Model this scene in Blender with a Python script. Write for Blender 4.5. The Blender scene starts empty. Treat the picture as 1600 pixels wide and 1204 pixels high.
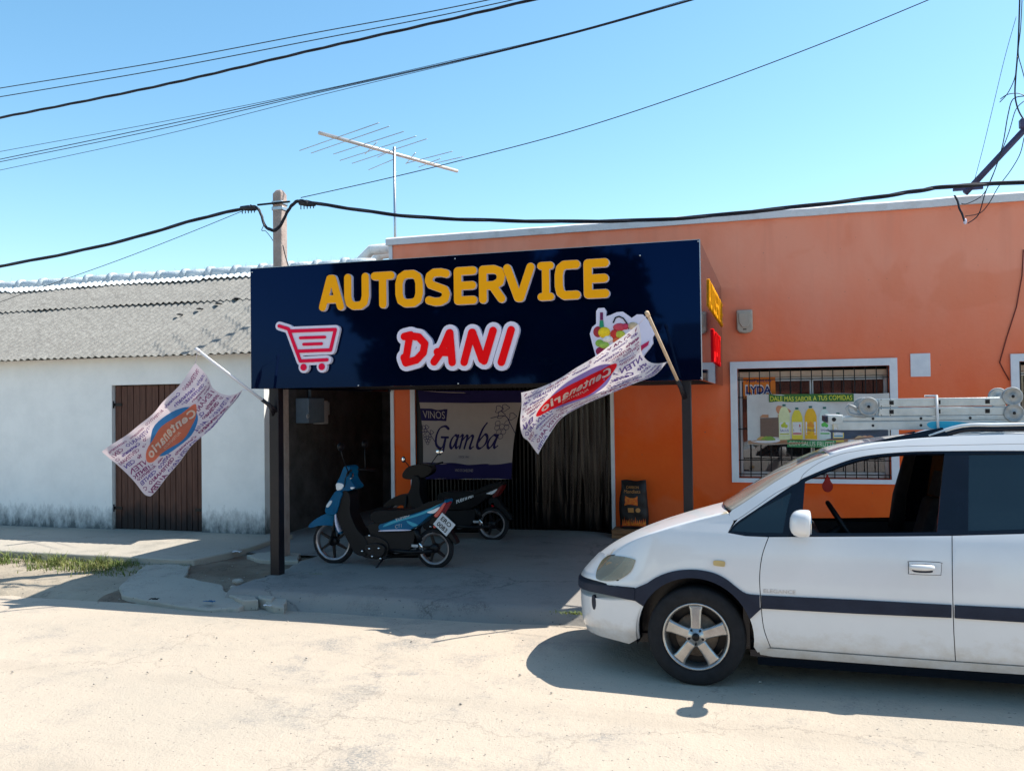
import bpy, bmesh, math, random
import numpy as np
from mathutils import Vector, Matrix, geometry
random.seed(7)
PI = math.pi
R = math.radians
# ------------------------------------------------------------------ camera, sky, sun, exposure
sc = bpy.context.scene
FPX = 1361.26
CH = 1.80
def cam_axes():
    yaw, pitch, roll = R(16.6014), R(1.1532), R(-.7604)
    f = Vector((-math.sin(yaw)*math.cos(pitch), math.cos(yaw)*math.cos(pitch), math.sin(pitch)))
    r = Vector((math.cos(yaw), math.sin(yaw), 0)); u = r.cross(f)
    return r*math.cos(roll)+u*math.sin(roll), u*math.cos(roll)-r*math.sin(roll), f
CR, CU, CF = cam_axes()
CC = Vector((0, 0, CH))
cam = bpy.data.objects.new('camera', bpy.data.cameras.new('camera'))
sc.collection.objects.link(cam); sc.camera = cam
cam.matrix_world = Matrix(((CR.x, CU.x, -CF.x, 0), (CR.y, CU.y, -CF.y, 0), (CR.z, CU.z, -CF.z, CH), (0, 0, 0, 1)))
cam.data.sensor_width = 36; cam.data.lens = FPX/1600*36
cam.data.clip_start = .05; cam.data.clip_end = 2000
SUN = Vector((1.94, 1.20, 3.21)).normalized()
world = bpy.data.worlds.new('World'); sc.world = world; world.use_nodes = True
nt = world.node_tree; nt.nodes.clear()
sky = nt.nodes.new('ShaderNodeTexSky'); sky.sky_type = 'NISHITA'; sky.sun_disc = False
sky.sun_elevation = math.asin(SUN.z); sky.sun_rotation = math.atan2(SUN.x, SUN.y)
sky.air_density = 1.0; sky.dust_density = .6; sky.ozone_density = 1.6; sky.altitude = 50
hs = nt.nodes.new('ShaderNodeHueSaturation'); hs.inputs['Hue'].default_value = .484; hs.inputs['Saturation'].default_value = 1.17
hs.inputs['Value'].default_value = 1.27
bgn = nt.nodes.new('ShaderNodeBackground'); bgn.inputs[1].default_value = .115
won = nt.nodes.new('ShaderNodeOutputWorld')
nt.links.new(sky.outputs[0], hs.inputs['Color']); nt.links.new(hs.outputs[0], bgn.inputs[0]); nt.links.new(bgn.outputs[0], won.inputs[0])
sun = bpy.data.objects.new('sun', bpy.data.lights.new('sun', 'SUN'))
sc.collection.objects.link(sun); sun.data.energy = 5.0; sun.data.angle = R(.5); sun.data.color = (1, .95, .86)
sun.rotation_euler = SUN.to_track_quat('Z', 'Y').to_euler()
sc.view_settings.view_transform = 'Standard'; sc.view_settings.look = 'None'
sc.view_settings.exposure = .70; sc.view_settings.gamma = 1
sc.cycles.max_bounces = 8; sc.cycles.transparent_max_bounces = 24

def at(px, py, ax, v):
    """pixel of the photograph -> world point on the plane coordinate[ax] = v"""
    d = CR*((px-800)/FPX) - CU*((py-602)/FPX) + CF
    return CC + d*((v-CC[ax])/d[ax])

# ------------------------------------------------------------------ materials
def mat(name, col, rough=.6, metal=0, var=.12, scale=6, col2=None, thr=None, bump=0, bscale=60, spec=.3, coat=0, trans=0, alpha=1,
        dirt=None, stretch=None):
    m = bpy.data.materials.new(name); m.use_nodes = True
    n = m.node_tree.nodes; l = m.node_tree.links
    b = n['Principled BSDF']
    b.inputs['Roughness'].default_value = rough; b.inputs['Metallic'].default_value = metal
    b.inputs['Specular IOR Level'].default_value = spec; b.inputs['Coat Weight'].default_value = coat
    b.inputs['Coat Roughness'].default_value = .05
    b.inputs['Transmission Weight'].default_value = trans; b.inputs['Alpha'].default_value = alpha
    tc = n.new('ShaderNodeTexCoord'); src = tc.outputs['Object']
    if stretch:
        mp = n.new('ShaderNodeMapping'); mp.inputs['Scale'].default_value = stretch; l.new(src, mp.inputs[0]); src = mp.outputs[0]
    nz = n.new('ShaderNodeTexNoise'); nz.inputs['Scale'].default_value = scale; nz.inputs['Detail'].default_value = 8
    nz.inputs['Roughness'].default_value = .65
    l.new(src, nz.inputs['Vector'])
    cr = n.new('ShaderNodeValToRGB')
    c = list(col)[:3]
    if col2 is None:
        a = [max(0, x*(1-var)) for x in c]; bb = [min(1, x*(1+var)) for x in c]
        cr.color_ramp.elements[0].position = .3; cr.color_ramp.elements[1].position = .7
    else:
        a, bb = c, list(col2)
        t = thr or (.35, .65)
        cr.color_ramp.elements[0].position = t[0]; cr.color_ramp.elements[1].position = t[1]
    cr.color_ramp.elements[0].color = (*a, 1); cr.color_ramp.elements[1].color = (*bb, 1)
    l.new(nz.outputs['Fac'], cr.inputs['Fac'])
    out = cr.outputs[0]
    if dirt:   # dict(col, z0, z1, scale, amt): dirt that sits low on the thing, noisy edge
        ge = n.new('ShaderNodeNewGeometry'); sp = n.new('ShaderNodeSeparateXYZ'); l.new(ge.outputs['Position'], sp.inputs[0])
        n2 = n.new('ShaderNodeTexNoise'); n2.inputs['Scale'].default_value = dirt.get('scale', 5); n2.inputs['Detail'].default_value = 10
        n2.inputs['Roughness'].default_value = .7
        mp2 = n.new('ShaderNodeMapping'); mp2.inputs['Scale'].default_value = dirt.get('st', (1, 1, .5)); l.new(ge.outputs['Position'], mp2.inputs[0]); l.new(mp2.outputs[0], n2.inputs['Vector'])
        mr = n.new('ShaderNodeMapRange'); mr.inputs[1].default_value = dirt['z0']; mr.inputs[2].default_value = dirt['z1']
        mr.inputs[3].default_value = 1; mr.inputs[4].default_value = 0; l.new(sp.outputs[2], mr.inputs[0])
        ad = n.new('ShaderNodeMath'); ad.operation = 'ADD'; l.new(mr.outputs[0], ad.inputs[0]); l.new(n2.outputs['Fac'], ad.inputs[1])
        m2 = n.new('ShaderNodeMapRange'); m2.inputs[1].default_value = dirt.get('lo', .85); m2.inputs[2].default_value = dirt.get('hi', 1.25)
        m2.inputs[3].default_value = 0; m2.inputs[4].default_value = dirt.get('amt', .9); l.new(ad.outputs[0], m2.inputs[0])
        mx = n.new('ShaderNodeMix'); mx.data_type = 'RGBA'; l.new(m2.outputs[0], mx.inputs[0]); l.new(out, mx.inputs[6])
        mx.inputs[7].default_value = (*dirt['col'], 1); out = mx.outputs[2]
    l.new(out, b.inputs['Base Color'])
    if bump:
        bn = n.new('ShaderNodeTexNoise'); bn.inputs['Scale'].default_value = bscale; bn.inputs['Detail'].default_value = 6
        l.new(src, bn.inputs['Vector'])
        bu = n.new('ShaderNodeBump'); bu.inputs['Strength'].default_value = bump; bu.inputs['Distance'].default_value = .02
        l.new(bn.outputs['Fac'], bu.inputs['Height']); l.new(bu.outputs[0], b.inputs['Normal'])
    return m
def cloth(name, col, tr=.5, bump=0, bscale=9):
    m = mat(name, col, .85, var=.06, scale=8)
    n = m.node_tree.nodes; l = m.node_tree.links
    b = n['Principled BSDF']; o = n['Material Output']
    t = n.new('ShaderNodeBsdfTranslucent'); mx = n.new('ShaderNodeMixShader'); mx.inputs[0].default_value = tr
    t.inputs[0].default_value = (*[min(1, c) for c in col], 1)
    if bump:
        bn = n.new('ShaderNodeTexNoise'); bn.inputs['Scale'].default_value = bscale
        bu = n.new('ShaderNodeBump'); bu.inputs['Strength'].default_value = bump; bu.inputs['Distance'].default_value = .03
        l.new(bn.outputs['Fac'], bu.inputs['Height']); l.new(bu.outputs[0], b.inputs['Normal'])
    l.new(b.outputs[0], mx.inputs[1]); l.new(t.outputs[0], mx.inputs[2]); l.new(mx.outputs[0], o.inputs[0])
    return m
def glass(name, tint=(.5, .55, .55), op=.35, refl=.12, dust=None):
    """thin pane: mostly see-through, some reflection, an amount of tint / dust"""
    m = bpy.data.materials.new(name); m.use_nodes = True
    n = m.node_tree.nodes; l = m.node_tree.links; n.clear()
    o = n.new('ShaderNodeOutputMaterial'); tr = n.new('ShaderNodeBsdfTransparent'); tr.inputs[0].default_value = (*tint, 1)
    gl = n.new('ShaderNodeBsdfGlossy'); gl.inputs['Roughness'].default_value = .02
    fr = n.new('ShaderNodeFresnel'); fr.inputs[0].default_value = 1.5
    mu = n.new('ShaderNodeMath'); mu.operation = 'ADD'; mu.inputs[1].default_value = refl-.04; l.new(fr.outputs[0], mu.inputs[0])
    df = n.new('ShaderNodeBsdfDiffuse'); df.inputs[0].default_value = (*(dust or (.02, .03, .04)), 1)
    m1 = n.new('ShaderNodeMixShader'); m1.inputs[0].default_value = op
    nz = n.new('ShaderNodeTexNoise'); nz.inputs['Scale'].default_value = 7; nz.inputs['Detail'].default_value = 8
    mr = n.new('ShaderNodeMapRange'); mr.inputs[3].default_value = op*.6; mr.inputs[4].default_value = min(1, op*1.4)
    tc = n.new('ShaderNodeTexCoord'); l.new(tc.outputs['Object'], nz.inputs['Vector']); l.new(nz.outputs['Fac'], mr.inputs[0]); l.new(mr.outputs[0], m1.inputs[0])
    l.new(tr.outputs[0], m1.inputs[1]); l.new(df.outputs[0], m1.inputs[2])
    m2 = n.new('ShaderNodeMixShader'); l.new(mu.outputs[0], m2.inputs[0]); l.new(m1.outputs[0], m2.inputs[1]); l.new(gl.outputs[0], m2.inputs[2])
    l.new(m2.outputs[0], o.inputs[0])
    return m

M = {}
M['black'] = mat('black paint', (.006, .006, .008), .4, var=.3, spec=.25)
M['rubber'] = mat('rubber', (.014, .014, .016), .85, var=.3, scale=20, bump=.3, bscale=200)
M['dark'] = mat('dark plastic', (.0035, .004, .006), .5, var=.3, scale=12, spec=.25)
M['steel'] = mat('steel', (.45, .46, .48), .35, .9, scale=20)
M['chrome'] = mat('chrome', (.75, .75, .76), .15, 1, var=.05)
M['white'] = mat('white paint', (.72, .73, .74), .55, var=.06, scale=4)
M['red'] = mat('red', (.6, .01, .015), .35, var=.05)

# ------------------------------------------------------------------ object helpers
COL = sc.collection
def tag(o, label=None, cat=None, group=None, kind=None):
    if label: o['label'] = label
    if cat: o['category'] = cat
    if group: o['group'] = group
    if kind: o['kind'] = kind
    return o
def empty(name, loc, label=None, cat=None, group=None, kind=None, rz=0):
    o = bpy.data.objects.new(name, None); COL.objects.link(o); o.location = loc; o.rotation_euler = (0, 0, rz)
    o.empty_display_size = .1
    return tag(o, label, cat, group, kind)
def link(name, me, m=None, parent=None, world=True):
    """world=True: the mesh was written in world coordinates; keep it there under its parent"""
    o = bpy.data.objects.new(name, me); COL.objects.link(o)
    if m:
        for x in (m if isinstance(m, (list, tuple)) else [m]): me.materials.append(x)
    if parent:
        o.parent = parent
        if world:
            mw = Matrix.Identity(4); p = parent; chain = []
            while p: chain.append(p); p = p.parent
            for p in reversed(chain): mw = mw @ p.matrix_parent_inverse @ p.matrix_basis
            o.matrix_parent_inverse = mw.inverted()
    return o
class MB:
    def __init__(s): s.v = []; s.f = []; s.mi = []; s.cur = 0; s.sm = []
    def add(s, vs, fs, smooth=False):
        k = len(s.v); s.v += [tuple(v) for v in vs]; s.f += [tuple(i+k for i in f) for f in fs]
        s.mi += [s.cur]*len(fs); s.sm += [smooth]*len(fs); return s
    def box(s, a, b, mx=None):
        a = Vector(a); b = Vector(b)
        vs = [Vector((x, y, z)) for z in (a.z, b.z) for y in (a.y, b.y) for x in (a.x, b.x)]
        if mx: vs = [mx @ v for v in vs]
        return s.add(vs, [(0, 2, 3, 1), (4, 5, 7, 6), (0, 1, 5, 4), (2, 6, 7, 3), (0, 4, 6, 2), (1, 3, 7, 5)])
    def cbox(s, c, d, mx=None):
        c = Vector(c); d = Vector(d)/2; return s.box(c-d, c+d, mx)
    def tube(s, pts, r, n=8, cap=True):
        pts = [Vector(p) for p in pts]; k = len(pts)
        rs = r if isinstance(r, (list, tuple)) else [r]*k
        vs = []; up = None
        for i, p in enumerate(pts):
            t = (pts[min(i+1, k-1)]-pts[max(i-1, 0)])
            t = t.normalized() if t.length > 1e-9 else Vector((0, 0, 1))
            if up is None:
                up = Vector((0, 0, 1)) if abs(t.z) < .9 else Vector((1, 0, 0))
            a = t.cross(up)
            if a.length < 1e-6: a = t.orthogonal()
            a.normalize(); b = a.cross(t).normalized(); up = b
            for j in range(n):
                w = 2*PI*j/n; vs.append(p+(a*math.cos(w)+b*math.sin(w))*rs[i])
        fs = [(i*n+j, i*n+(j+1) % n, (i+1)*n+(j+1) % n, (i+1)*n+j) for i in range(k-1) for j in range(n)]
        if cap: fs += [tuple(range(n))[::-1], tuple((k-1)*n+j for j in range(n))]
        return s.add(vs, fs, True)
    def lathe(s, prof, org=(0, 0, 0), axis=(0, 0, 1), n=32, close=False):
        """prof: (radius, height) pairs"""
        ax = Vector(axis).normalized(); a = ax.orthogonal().normalized(); b = ax.cross(a); o = Vector(org)
        vs = [o+ax*h+(a*math.cos(2*PI*j/n)+b*math.sin(2*PI*j/n))*r for r, h in prof for j in range(n)]
        k = len(prof); kk = k if close else k-1
        fs = [(i*n+j, i*n+(j+1) % n, ((i+1) % k)*n+(j+1) % n, ((i+1) % k)*n+j) for i in range(kk) for j in range(n)]
        return s.add(vs, fs, True)
    def ell(s, c, r, n=16, m=10, mx=None):
        c = Vector(c)
        vs = []
        for i in range(m+1):
            t = PI*i/m
            for j in range(n):
                w = 2*PI*j/n; v = Vector((r[0]*math.sin(t)*math.cos(w), r[1]*math.sin(t)*math.sin(w), r[2]*math.cos(t)))
                vs.append(c+(mx @ v if mx else v))
        fs = [(i*n+j, (i+1)*n+j, (i+1)*n+(j+1) % n, i*n+(j+1) % n) for i in range(m) for j in range(n)]
        return s.add(vs, fs, True)
    def build(s, name, m=None, parent=None, world=True, fix=True, auto=None):
        me = bpy.data.meshes.new(name); me.from_pydata(s.v, [], s.f)
        me.polygons.foreach_set('material_index', s.mi); me.polygons.foreach_set('use_smooth', s.sm)
        me.validate()
        if fix:
            bm = bmesh.new(); bm.from_mesh(me); bmesh.ops.remove_doubles(bm, verts=bm.verts, dist=1e-6)
            bmesh.ops.recalc_face_normals(bm, faces=bm.faces); bm.to_mesh(me); bm.free()
        if auto is not None:
            me.set_sharp_from_angle(angle=R(auto))
        me.update()
        return link(name, me, m, parent, world)
def bevel(o, w, seg=2, ang=40):
    b = o.modifiers.new('bevel', 'BEVEL'); b.width = w; b.segments = seg; b.limit_method = 'ANGLE'; b.angle_limit = R(ang)
    for p in o.data.polygons: p.use_smooth = True
    o.data.set_sharp_from_angle(angle=R(50))
    return o
def crom(pts, n=6, closed=False):
    """Catmull-Rom through the points"""
    P = [tuple(p) for p in pts]; k = len(P); out = []
    rng = range(k if closed else k-1)
    for i in rng:
        p0 = P[(i-1) % k] if closed or i > 0 else P[0]; p1 = P[i]; p2 = P[(i+1) % k]
        p3 = P[(i+2) % k] if closed or i+2 < k else P[-1]
        for j in range(n):
            t = j/n
            out.append(tuple(.5*((2*b)+(-a+c)*t+(2*a-5*b+4*c-d)*t*t+(-a+3*b-3*c+d)*t**3) for a, b, c, d in zip(p0, p1, p2, p3)))
    if not closed: out.append(P[-1])
    return out
# 2D: union of polygons, minus holes, triangulated
def pip(pt, poly):
    x, y = pt; r = False; j = len(poly)-1
    for i in range(len(poly)):
        xi, yi = poly[i]; xj, yj = poly[j]
        if (yi > y) != (yj > y) and x < (xj-xi)*(y-yi)/(yj-yi)+xi: r = not r
        j = i
    return r
def fill(polys, holes=(), grid=0, clip=None):
    vs = []; es = []
    for p in list(polys)+list(holes):
        k = len(vs); n = len(p); vs += [Vector((q[0], q[1])) for q in p]; es += [(k+i, k+(i+1) % n) for i in range(n)]
    if grid:
        xs = [v.x for v in vs]; ys = [v.y for v in vs]
        x = min(xs)+grid*.5
        while x < max(xs):
            y = min(ys)+grid*.5
            while y < max(ys):
                if any(pip((x, y), p) for p in polys) and not any(pip((x, y), h) for h in holes): vs.append(Vector((x, y)))
                y += grid
            x += grid
    V, Ed, F, *_ = geometry.delaunay_2d_cdt(vs, es, [], 0, 1e-6)
    out = []
    for f in F:
        c = (V[f[0]]+V[f[1]]+V[f[2]])/3
        if any(pip(c, p) for p in polys) and not any(pip(c, h) for h in holes):
            a, b, d = (V[i] for i in f)
            if (b-a).cross(d-a) < 0: f = f[::-1]
            out.append(tuple(f))
    use = sorted({i for f in out for i in f}); mp = {i: k for k, i in enumerate(use)}
    return [tuple(V[i]) for i in use], [tuple(mp[i] for i in f) for f in out]
def solid(vf, front, back):
    """2D triangulation -> closed solid; front/back map (a,b) to 3D"""
    V, F = vf; n = len(V)
    cnt = {}
    for f in F:
        for i in range(3):
            e = (f[i], f[(i+1) % 3]); cnt[e] = 1
    rim = [e for e in cnt if (e[1], e[0]) not in cnt]
    vs = [front(*v) for v in V]+[back(*v) for v in V]
    fs = list(F)+[tuple(i+n for i in f[::-1]) for f in F]
    fs += [(b, a, a+n, b+n) for a, b in rim]
    return vs, fs
def plate(name, polys, holes, org, ux, uy, t, m, parent=None, off=0, world=True):
    """flat plate cut from polygons in the frame (org, ux, uy), front face 'off' above it, thickness t behind the front"""
    ux = Vector(ux); uy = Vector(uy); un = ux.cross(uy).normalized(); org = Vector(org)
    vs, fs = solid(fill(polys, holes), lambda a, b: org+ux*a+uy*b+un*off, lambda a, b: org+ux*a+uy*b+un*(off-t))
    return MB().add(vs, fs).build(name, m, parent, world)
def rect(x0, y0, x1, y1): return [(x0, y0), (x1, y0), (x1, y1), (x0, y1)]
def circ(x, y, r, n=20, ry=None): return [(x+r*math.cos(2*PI*i/n), y+(ry or r)*math.sin(2*PI*i/n)) for i in range(n)]
def stroke(pts, w, n=8, closed=False):
    """union pieces of a round-ended brush stroke along a polyline"""
    out = []
    P = list(pts)+([pts[0]] if closed else [])
    for a, b in zip(P[:-1], P[1:]):
        dx, dy = b[0]-a[0], b[1]-a[1]; an = math.atan2(dy, dx); r = w/2
        out.append([(b[0]+r*math.cos(an-PI/2+PI*i/n), b[1]+r*math.sin(an-PI/2+PI*i/n)) for i in range(n+1)] +
                   [(a[0]+r*math.cos(an+PI/2+PI*i/n), a[1]+r*math.sin(an+PI/2+PI*i/n)) for i in range(n+1)])
    return out
_tx = {}
def text2d(s, h=1, shear=0, off=0, sp=1, res=3):
    """outline text as flat triangles, baseline 0, cap height h, starting at x=0; returns verts, tris, width"""
    key = (s, shear, off, sp, res)
    if key not in _tx:
        cu = bpy.data.curves.new('t', 'FONT'); cu.body = s; cu.shear = shear; cu.offset = off; cu.space_character = sp; cu.resolution_u = res
        ob = bpy.data.objects.new('t', cu)
        me = ob.to_mesh()
        V = [(v.co.x, v.co.y) for v in me.vertices]; F = [tuple(p.vertices) for p in me.polygons]
        ob.to_mesh_clear(); bpy.data.objects.remove(ob); bpy.data.curves.remove(cu)
        if V:
            x0 = min(v[0] for v in V); V = [(v[0]-x0, v[1]) for v in V]
        _tx[key] = (V, F, max((v[0] for v in V), default=0))
    V, F, w = _tx[key]; k = h/.7
    return [(x*k, y*k) for x, y in V], F, w*k
def put_text(mb, s, fn, x, y, h, width=None, **kw):
    V, F, w = text2d(s, h, **kw)
    kx = (width/w) if width else 1
    mb.add([fn(x+a*kx, y+b) for a, b in V], F)
    return w*kx

# ------------------------------------------------------------------ ground
def nz2(x, y, s=1, seed=0):
    from mathutils import noise
    return noise.noise(Vector((x*s, y*s, seed*7.3)))
def fbm(x, y, s=1, seed=0):
    return nz2(x, y, s, seed)+.5*nz2(x, y, s*2.1, seed+1)+.25*nz2(x, y, s*4.3, seed+2)
def sstep(a, b, x):
    t = max(0, min(1, (x-a)/(b-a))); return t*t*(3-2*t)
def ground_mat(name, c1, c2, c3, s1=.6, fine=90, bump=.35, crack=0, rough=.92, tracks=False):
    m = bpy.data.materials.new(name); m.use_nodes = True
    n = m.node_tree.nodes; l = m.node_tree.links; b = n['Principled BSDF']; b.inputs['Roughness'].default_value = rough
    b.inputs['Specular IOR Level'].default_value = .25
    tc = n.new('ShaderNodeTexCoord')
    def noise_(s, d=8, r=.6, st=None):
        q = n.new('ShaderNodeTexNoise'); q.inputs['Scale'].default_value = s; q.inputs['Detail'].default_value = d; q.inputs['Roughness'].default_value = r
        if st:
            mp = n.new('ShaderNodeMapping'); mp.inputs['Scale'].default_value = st; l.new(tc.outputs['Object'], mp.inputs[0]); l.new(mp.outputs[0], q.inputs['Vector'])
        else: l.new(tc.outputs['Object'], q.inputs['Vector'])
        return q
    def ramp(src, p0, p1, a=(0, 0, 0), c=(1, 1, 1)):
        r = n.new('ShaderNodeValToRGB'); r.color_ramp.elements[0].position = p0; r.color_ramp.elements[1].position = p1
        r.color_ramp.elements[0].color = (*a, 1); r.color_ramp.elements[1].color = (*c, 1); l.new(src, r.inputs[0]); return r.outputs[0]
    def mix(f, a, c):
        x = n.new('ShaderNodeMix'); x.data_type = 'RGBA'
        if isinstance(f, float): x.inputs[0].default_value = f
        else: l.new(f, x.inputs[0])
        for i, v in ((6, a), (7, c)):
            if isinstance(v, tuple): x.inputs[i].default_value = (*v, 1)
            else: l.new(v, x.inputs[i])
        return x.outputs[2]
    big = noise_(s1, 6, .55, (1, 1.6, 1)); mid = noise_(s1*6, 10, .7); fin = noise_(fine, 3, .7)
    base = mix(ramp(big.outputs[0], .38, .62), c1, c2)
    patch = n.new('ShaderNodeMath'); patch.operation = 'MULTIPLY'
    l.new(ramp(mid.outputs[0], .5, .62), patch.inputs[0]); l.new(ramp(noise_(s1*1.7, 4, .5).outputs[0], .42, .58), patch.inputs[1])
    grav = n.new('ShaderNodeMath'); grav.operation = 'MULTIPLY'; l.new(patch.outputs[0], grav.inputs[0]); l.new(ramp(fin.outputs[0], .4, .58), grav.inputs[1])
    base = mix(grav.outputs[0], base, c3)
    spk = ramp(noise_(fine*.6, 2, .5).outputs[0], .68, .74)
    base = mix(spk, base, tuple(x*.55 for x in c3))
    if crack:
        vo = n.new('ShaderNodeTexVoronoi'); vo.feature = 'DISTANCE_TO_EDGE'; vo.inputs['Scale'].default_value = crack
        ds = noise_(3, 5, .6); ad = n.new('ShaderNodeVectorMath'); ad.operation = 'MULTIPLY_ADD'; ad.inputs[1].default_value = (.45, .45, .45)
        l.new(ds.outputs['Color'], ad.inputs[0]); l.new(tc.outputs['Object'], ad.inputs[2]); l.new(ad.outputs[0], vo.inputs['Vector'])
        base = mix(ramp(vo.outputs['Distance'], .002, .007, (.42,)*3, (0, 0, 0)), base, tuple(x*.3 for x in c3))
    if tracks:
        tk = noise_(1.0, 5, .6, (.10, 1.9, 1)); tk2 = noise_(1.0, 3, .5, (.8, .8, 1))
        f_ = n.new('ShaderNodeMath'); f_.operation = 'MULTIPLY'; l.new(ramp(tk.outputs[0], .50, .66, (0, 0, 0), (.6, .6, .6)), f_.inputs[0]); l.new(ramp(tk2.outputs[0], .38, .62), f_.inputs[1])
        base = mix(f_.outputs[0], base, tuple(x*.80 for x in c2))
        oil = ramp(noise_(2.1, 4, .6).outputs[0], .735, .80, (0, 0, 0), (.45, .45, .45)); base = mix(oil, base, (.12, .10, .085))
        vo = n.new('ShaderNodeTexVoronoi'); vo.feature = 'DISTANCE_TO_EDGE'; vo.inputs['Scale'].default_value = .33
        ds = noise_(2.2, 6, .65); ad = n.new('ShaderNodeVectorMath'); ad.operation = 'MULTIPLY_ADD'; ad.inputs[1].default_value = (.8, .8, .8)
        l.new(ds.outputs['Color'], ad.inputs[0]); l.new(tc.outputs['Object'], ad.inputs[2]); l.new(ad.outputs[0], vo.inputs['Vector'])
        base = mix(ramp(vo.outputs['Distance'], .001, .004, (.4,)*3, (0, 0, 0)), base, (.16, .14, .12))
    l.new(base, b.inputs['Base Color'])
    bu = n.new('ShaderNodeBump'); bu.inputs['Strength'].default_value = bump; bu.inputs['Distance'].default_value = .012
    l.new(fin.outputs[0], bu.inputs['Height'])
    b2 = n.new('ShaderNodeBump'); b2.inputs['Strength'].default_value = bump; b2.inputs['Distance'].default_value = .05
    l.new(mid.outputs[0], b2.inputs['Height']); l.new(bu.outputs[0], b2.inputs['Normal']); l.new(b2.outputs[0], b.inputs['Normal'])
    return m
M['road'] = ground_mat('dusty road', (.485, .40, .315), (.42, .36, .29), (.25, .235, .215), .35, 70, .5, tracks=True)
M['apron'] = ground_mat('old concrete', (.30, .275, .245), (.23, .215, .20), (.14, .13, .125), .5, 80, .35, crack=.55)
M['pave'] = ground_mat('pavement concrete', (.42, .37, .31), (.36, .33, .28), (.25, .23, .2), .5, 70, .35)
M['dust'] = ground_mat('dusty verge', (.38, .32, .245), (.31, .26, .20), (.2, .17, .13), 1.2, 60, .5)
M['soil'] = ground_mat('soil', (.20, .14, .10), (.27, .21, .155), (.10, .08, .06), 1.2, 50, .8)
M['gap'] = mat('ground in the dark', (.08, .07, .06), .95, var=.3)

def height_grid(name, x0, x1, y0, y1, d, h, m, kind='structure', keep=None):
    nx = int((x1-x0)/d)+1; ny = int((y1-y0)/d)+1
    vs = [(x0+i*d, y0+j*d, h(x0+i*d, y0+j*d)) for j in range(ny) for i in range(nx)]
    fs = [(j*nx+i, j*nx+i+1, (j+1)*nx+i+1, (j+1)*nx+i) for j in range(ny-1) for i in range(nx-1)
          if not keep or keep(x0+(i+.5)*d, y0+(j+.5)*d)]
    o = MB().add(vs, fs, True).build(name, m, fix=False)
    return tag(o, kind=kind)
MB().add([(-220, -220, -.13), (220, -220, -.13), (220, 220, -.13), (-220, 220, -.13)], [(0, 1, 2, 3)]).build('ground', M['road'])['kind'] = 'structure'
# road surface near the camera: shallow humps and hollows a few mm above the ground sheet
height_grid('road', -30, 24, -9, 8.1, .15, lambda x, y: .006+.008*fbm(x, y, .7, 3)-.055*sstep(6.1, 7.0, y)-.05*sstep(6.9, 7.5, y)*(1+sstep(-1.6, -1, x)*.6), M['road'])
# earth verge between road and pavement
def vh(x, y):
    base = .08*sstep(6.6, 8.3, y)-.02
    return -.01+base+.022*fbm(x, y, 1.7, 11)+.012*fbm(x, y, 7, 12)-.03*sstep(7.05, 6.85, y)
height_grid('verge', -14, -6.25, 6.8, 8.4, .05, vh, M['dust'])
height_grid('soil', -6.25, -4.7, 6.8, 10.3, .05, vh, M['soil'])
# shop apron, rounded front kerb that fades out to the right
def ay0(x): return 6.97+.03*fbm(x, 0, .9, 21)+.15*sstep(-2.3, -1.6, x)+.75*sstep(-1.5, -.9, x)
def ah(x, y):
    y0 = ay0(x); k = 1-.6*sstep(-2.4, -1.6, x)
    edge = sstep(y0, y0+.17, y)
    left = sstep(-5.02+.1*fbm(0, y, 1.3, 31), -4.93+.1*fbm(0, y, 1.3, 31), x)
    return -.10+(.10+.085*k+.012*(y-7)+.012*(1-k))*edge*left+.006*fbm(x, y, 1.2, 22)*edge
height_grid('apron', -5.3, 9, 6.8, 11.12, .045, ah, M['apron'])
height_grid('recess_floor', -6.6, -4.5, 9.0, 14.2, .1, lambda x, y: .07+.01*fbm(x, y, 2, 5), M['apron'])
# raised pavement in front of the white house
pv = [(-17, 8.22), (-12, 8.2), (-9.5, 8.24), (-8.2, 8.2), (-6.9, 8.2), (-6.35, 8.16), (-6.12, 8.2), (-6.03, 8.6), (-5.98, 9.2), (-6.05, 9.7), (-6.02, 10.1), (-17, 10.1)]
o = plate('pavement', [pv], [], (0, 0, 0), (1, 0, 0), (0, 1, 0), .2, M['pave'], off=.13); bevel(o, .015); o['kind'] = 'structure'
# low broken kerb ramp and slabs
def slab(name, pts, z, t, tilt=0):
    rr = random.Random(int(pts[0][0])); q = []
    for i, p in enumerate(pts):
        a = pts[(i+1) % len(pts)]; q.append(p)
        L = math.hypot(a[0]-p[0], (a[1]-p[1])*2); k = int(L/9)
        for j in range(1, k+1): q.append((p[0]+(a[0]-p[0])*j/(k+1)+rr.uniform(-1.6, 1.6), p[1]+(a[1]-p[1])*j/(k+1)+rr.uniform(-.7, .7)))
    pts = q
    P = [at(px, py, 2, z) for px, py in pts]
    c = sum(P, Vector())/len(P)
    vs = [Vector((p.x, p.y, z+tilt*(p.y-c.y))) for p in P]; n = len(vs)
    o = MB().add(vs+[v-Vector((0, 0, t)) for v in vs], [tuple(range(n))[::-1], tuple(range(n, 2*n))]+[(i, (i+1) % n, n+(i+1) % n, n+i) for i in range(n)]).build(name, M['pave'])
    bevel(o, .012); return tag(o, kind='structure')
slab('kerb', [(228, 889), (262, 888), (298, 891), (288, 904), (318, 910), (346, 914), (352, 923), (398, 931), (374, 943), (320, 944), (262, 937), (190, 925), (186, 915), (205, 902)], .03, .12, .07)
slab('kerb', [(352, 926), (362, 921), (398, 930), (404, 937), (380, 938)], .04, .1, -.03)
slab('kerb', [(402, 912), (418, 905), (440, 908), (432, 926), (424, 934), (404, 930)], .065, .1, .05)
slab('kerb', [(415, 938), (428, 928), (446, 926), (448, 934), (444, 945), (428, 944)], .035, .1, .08)
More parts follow.
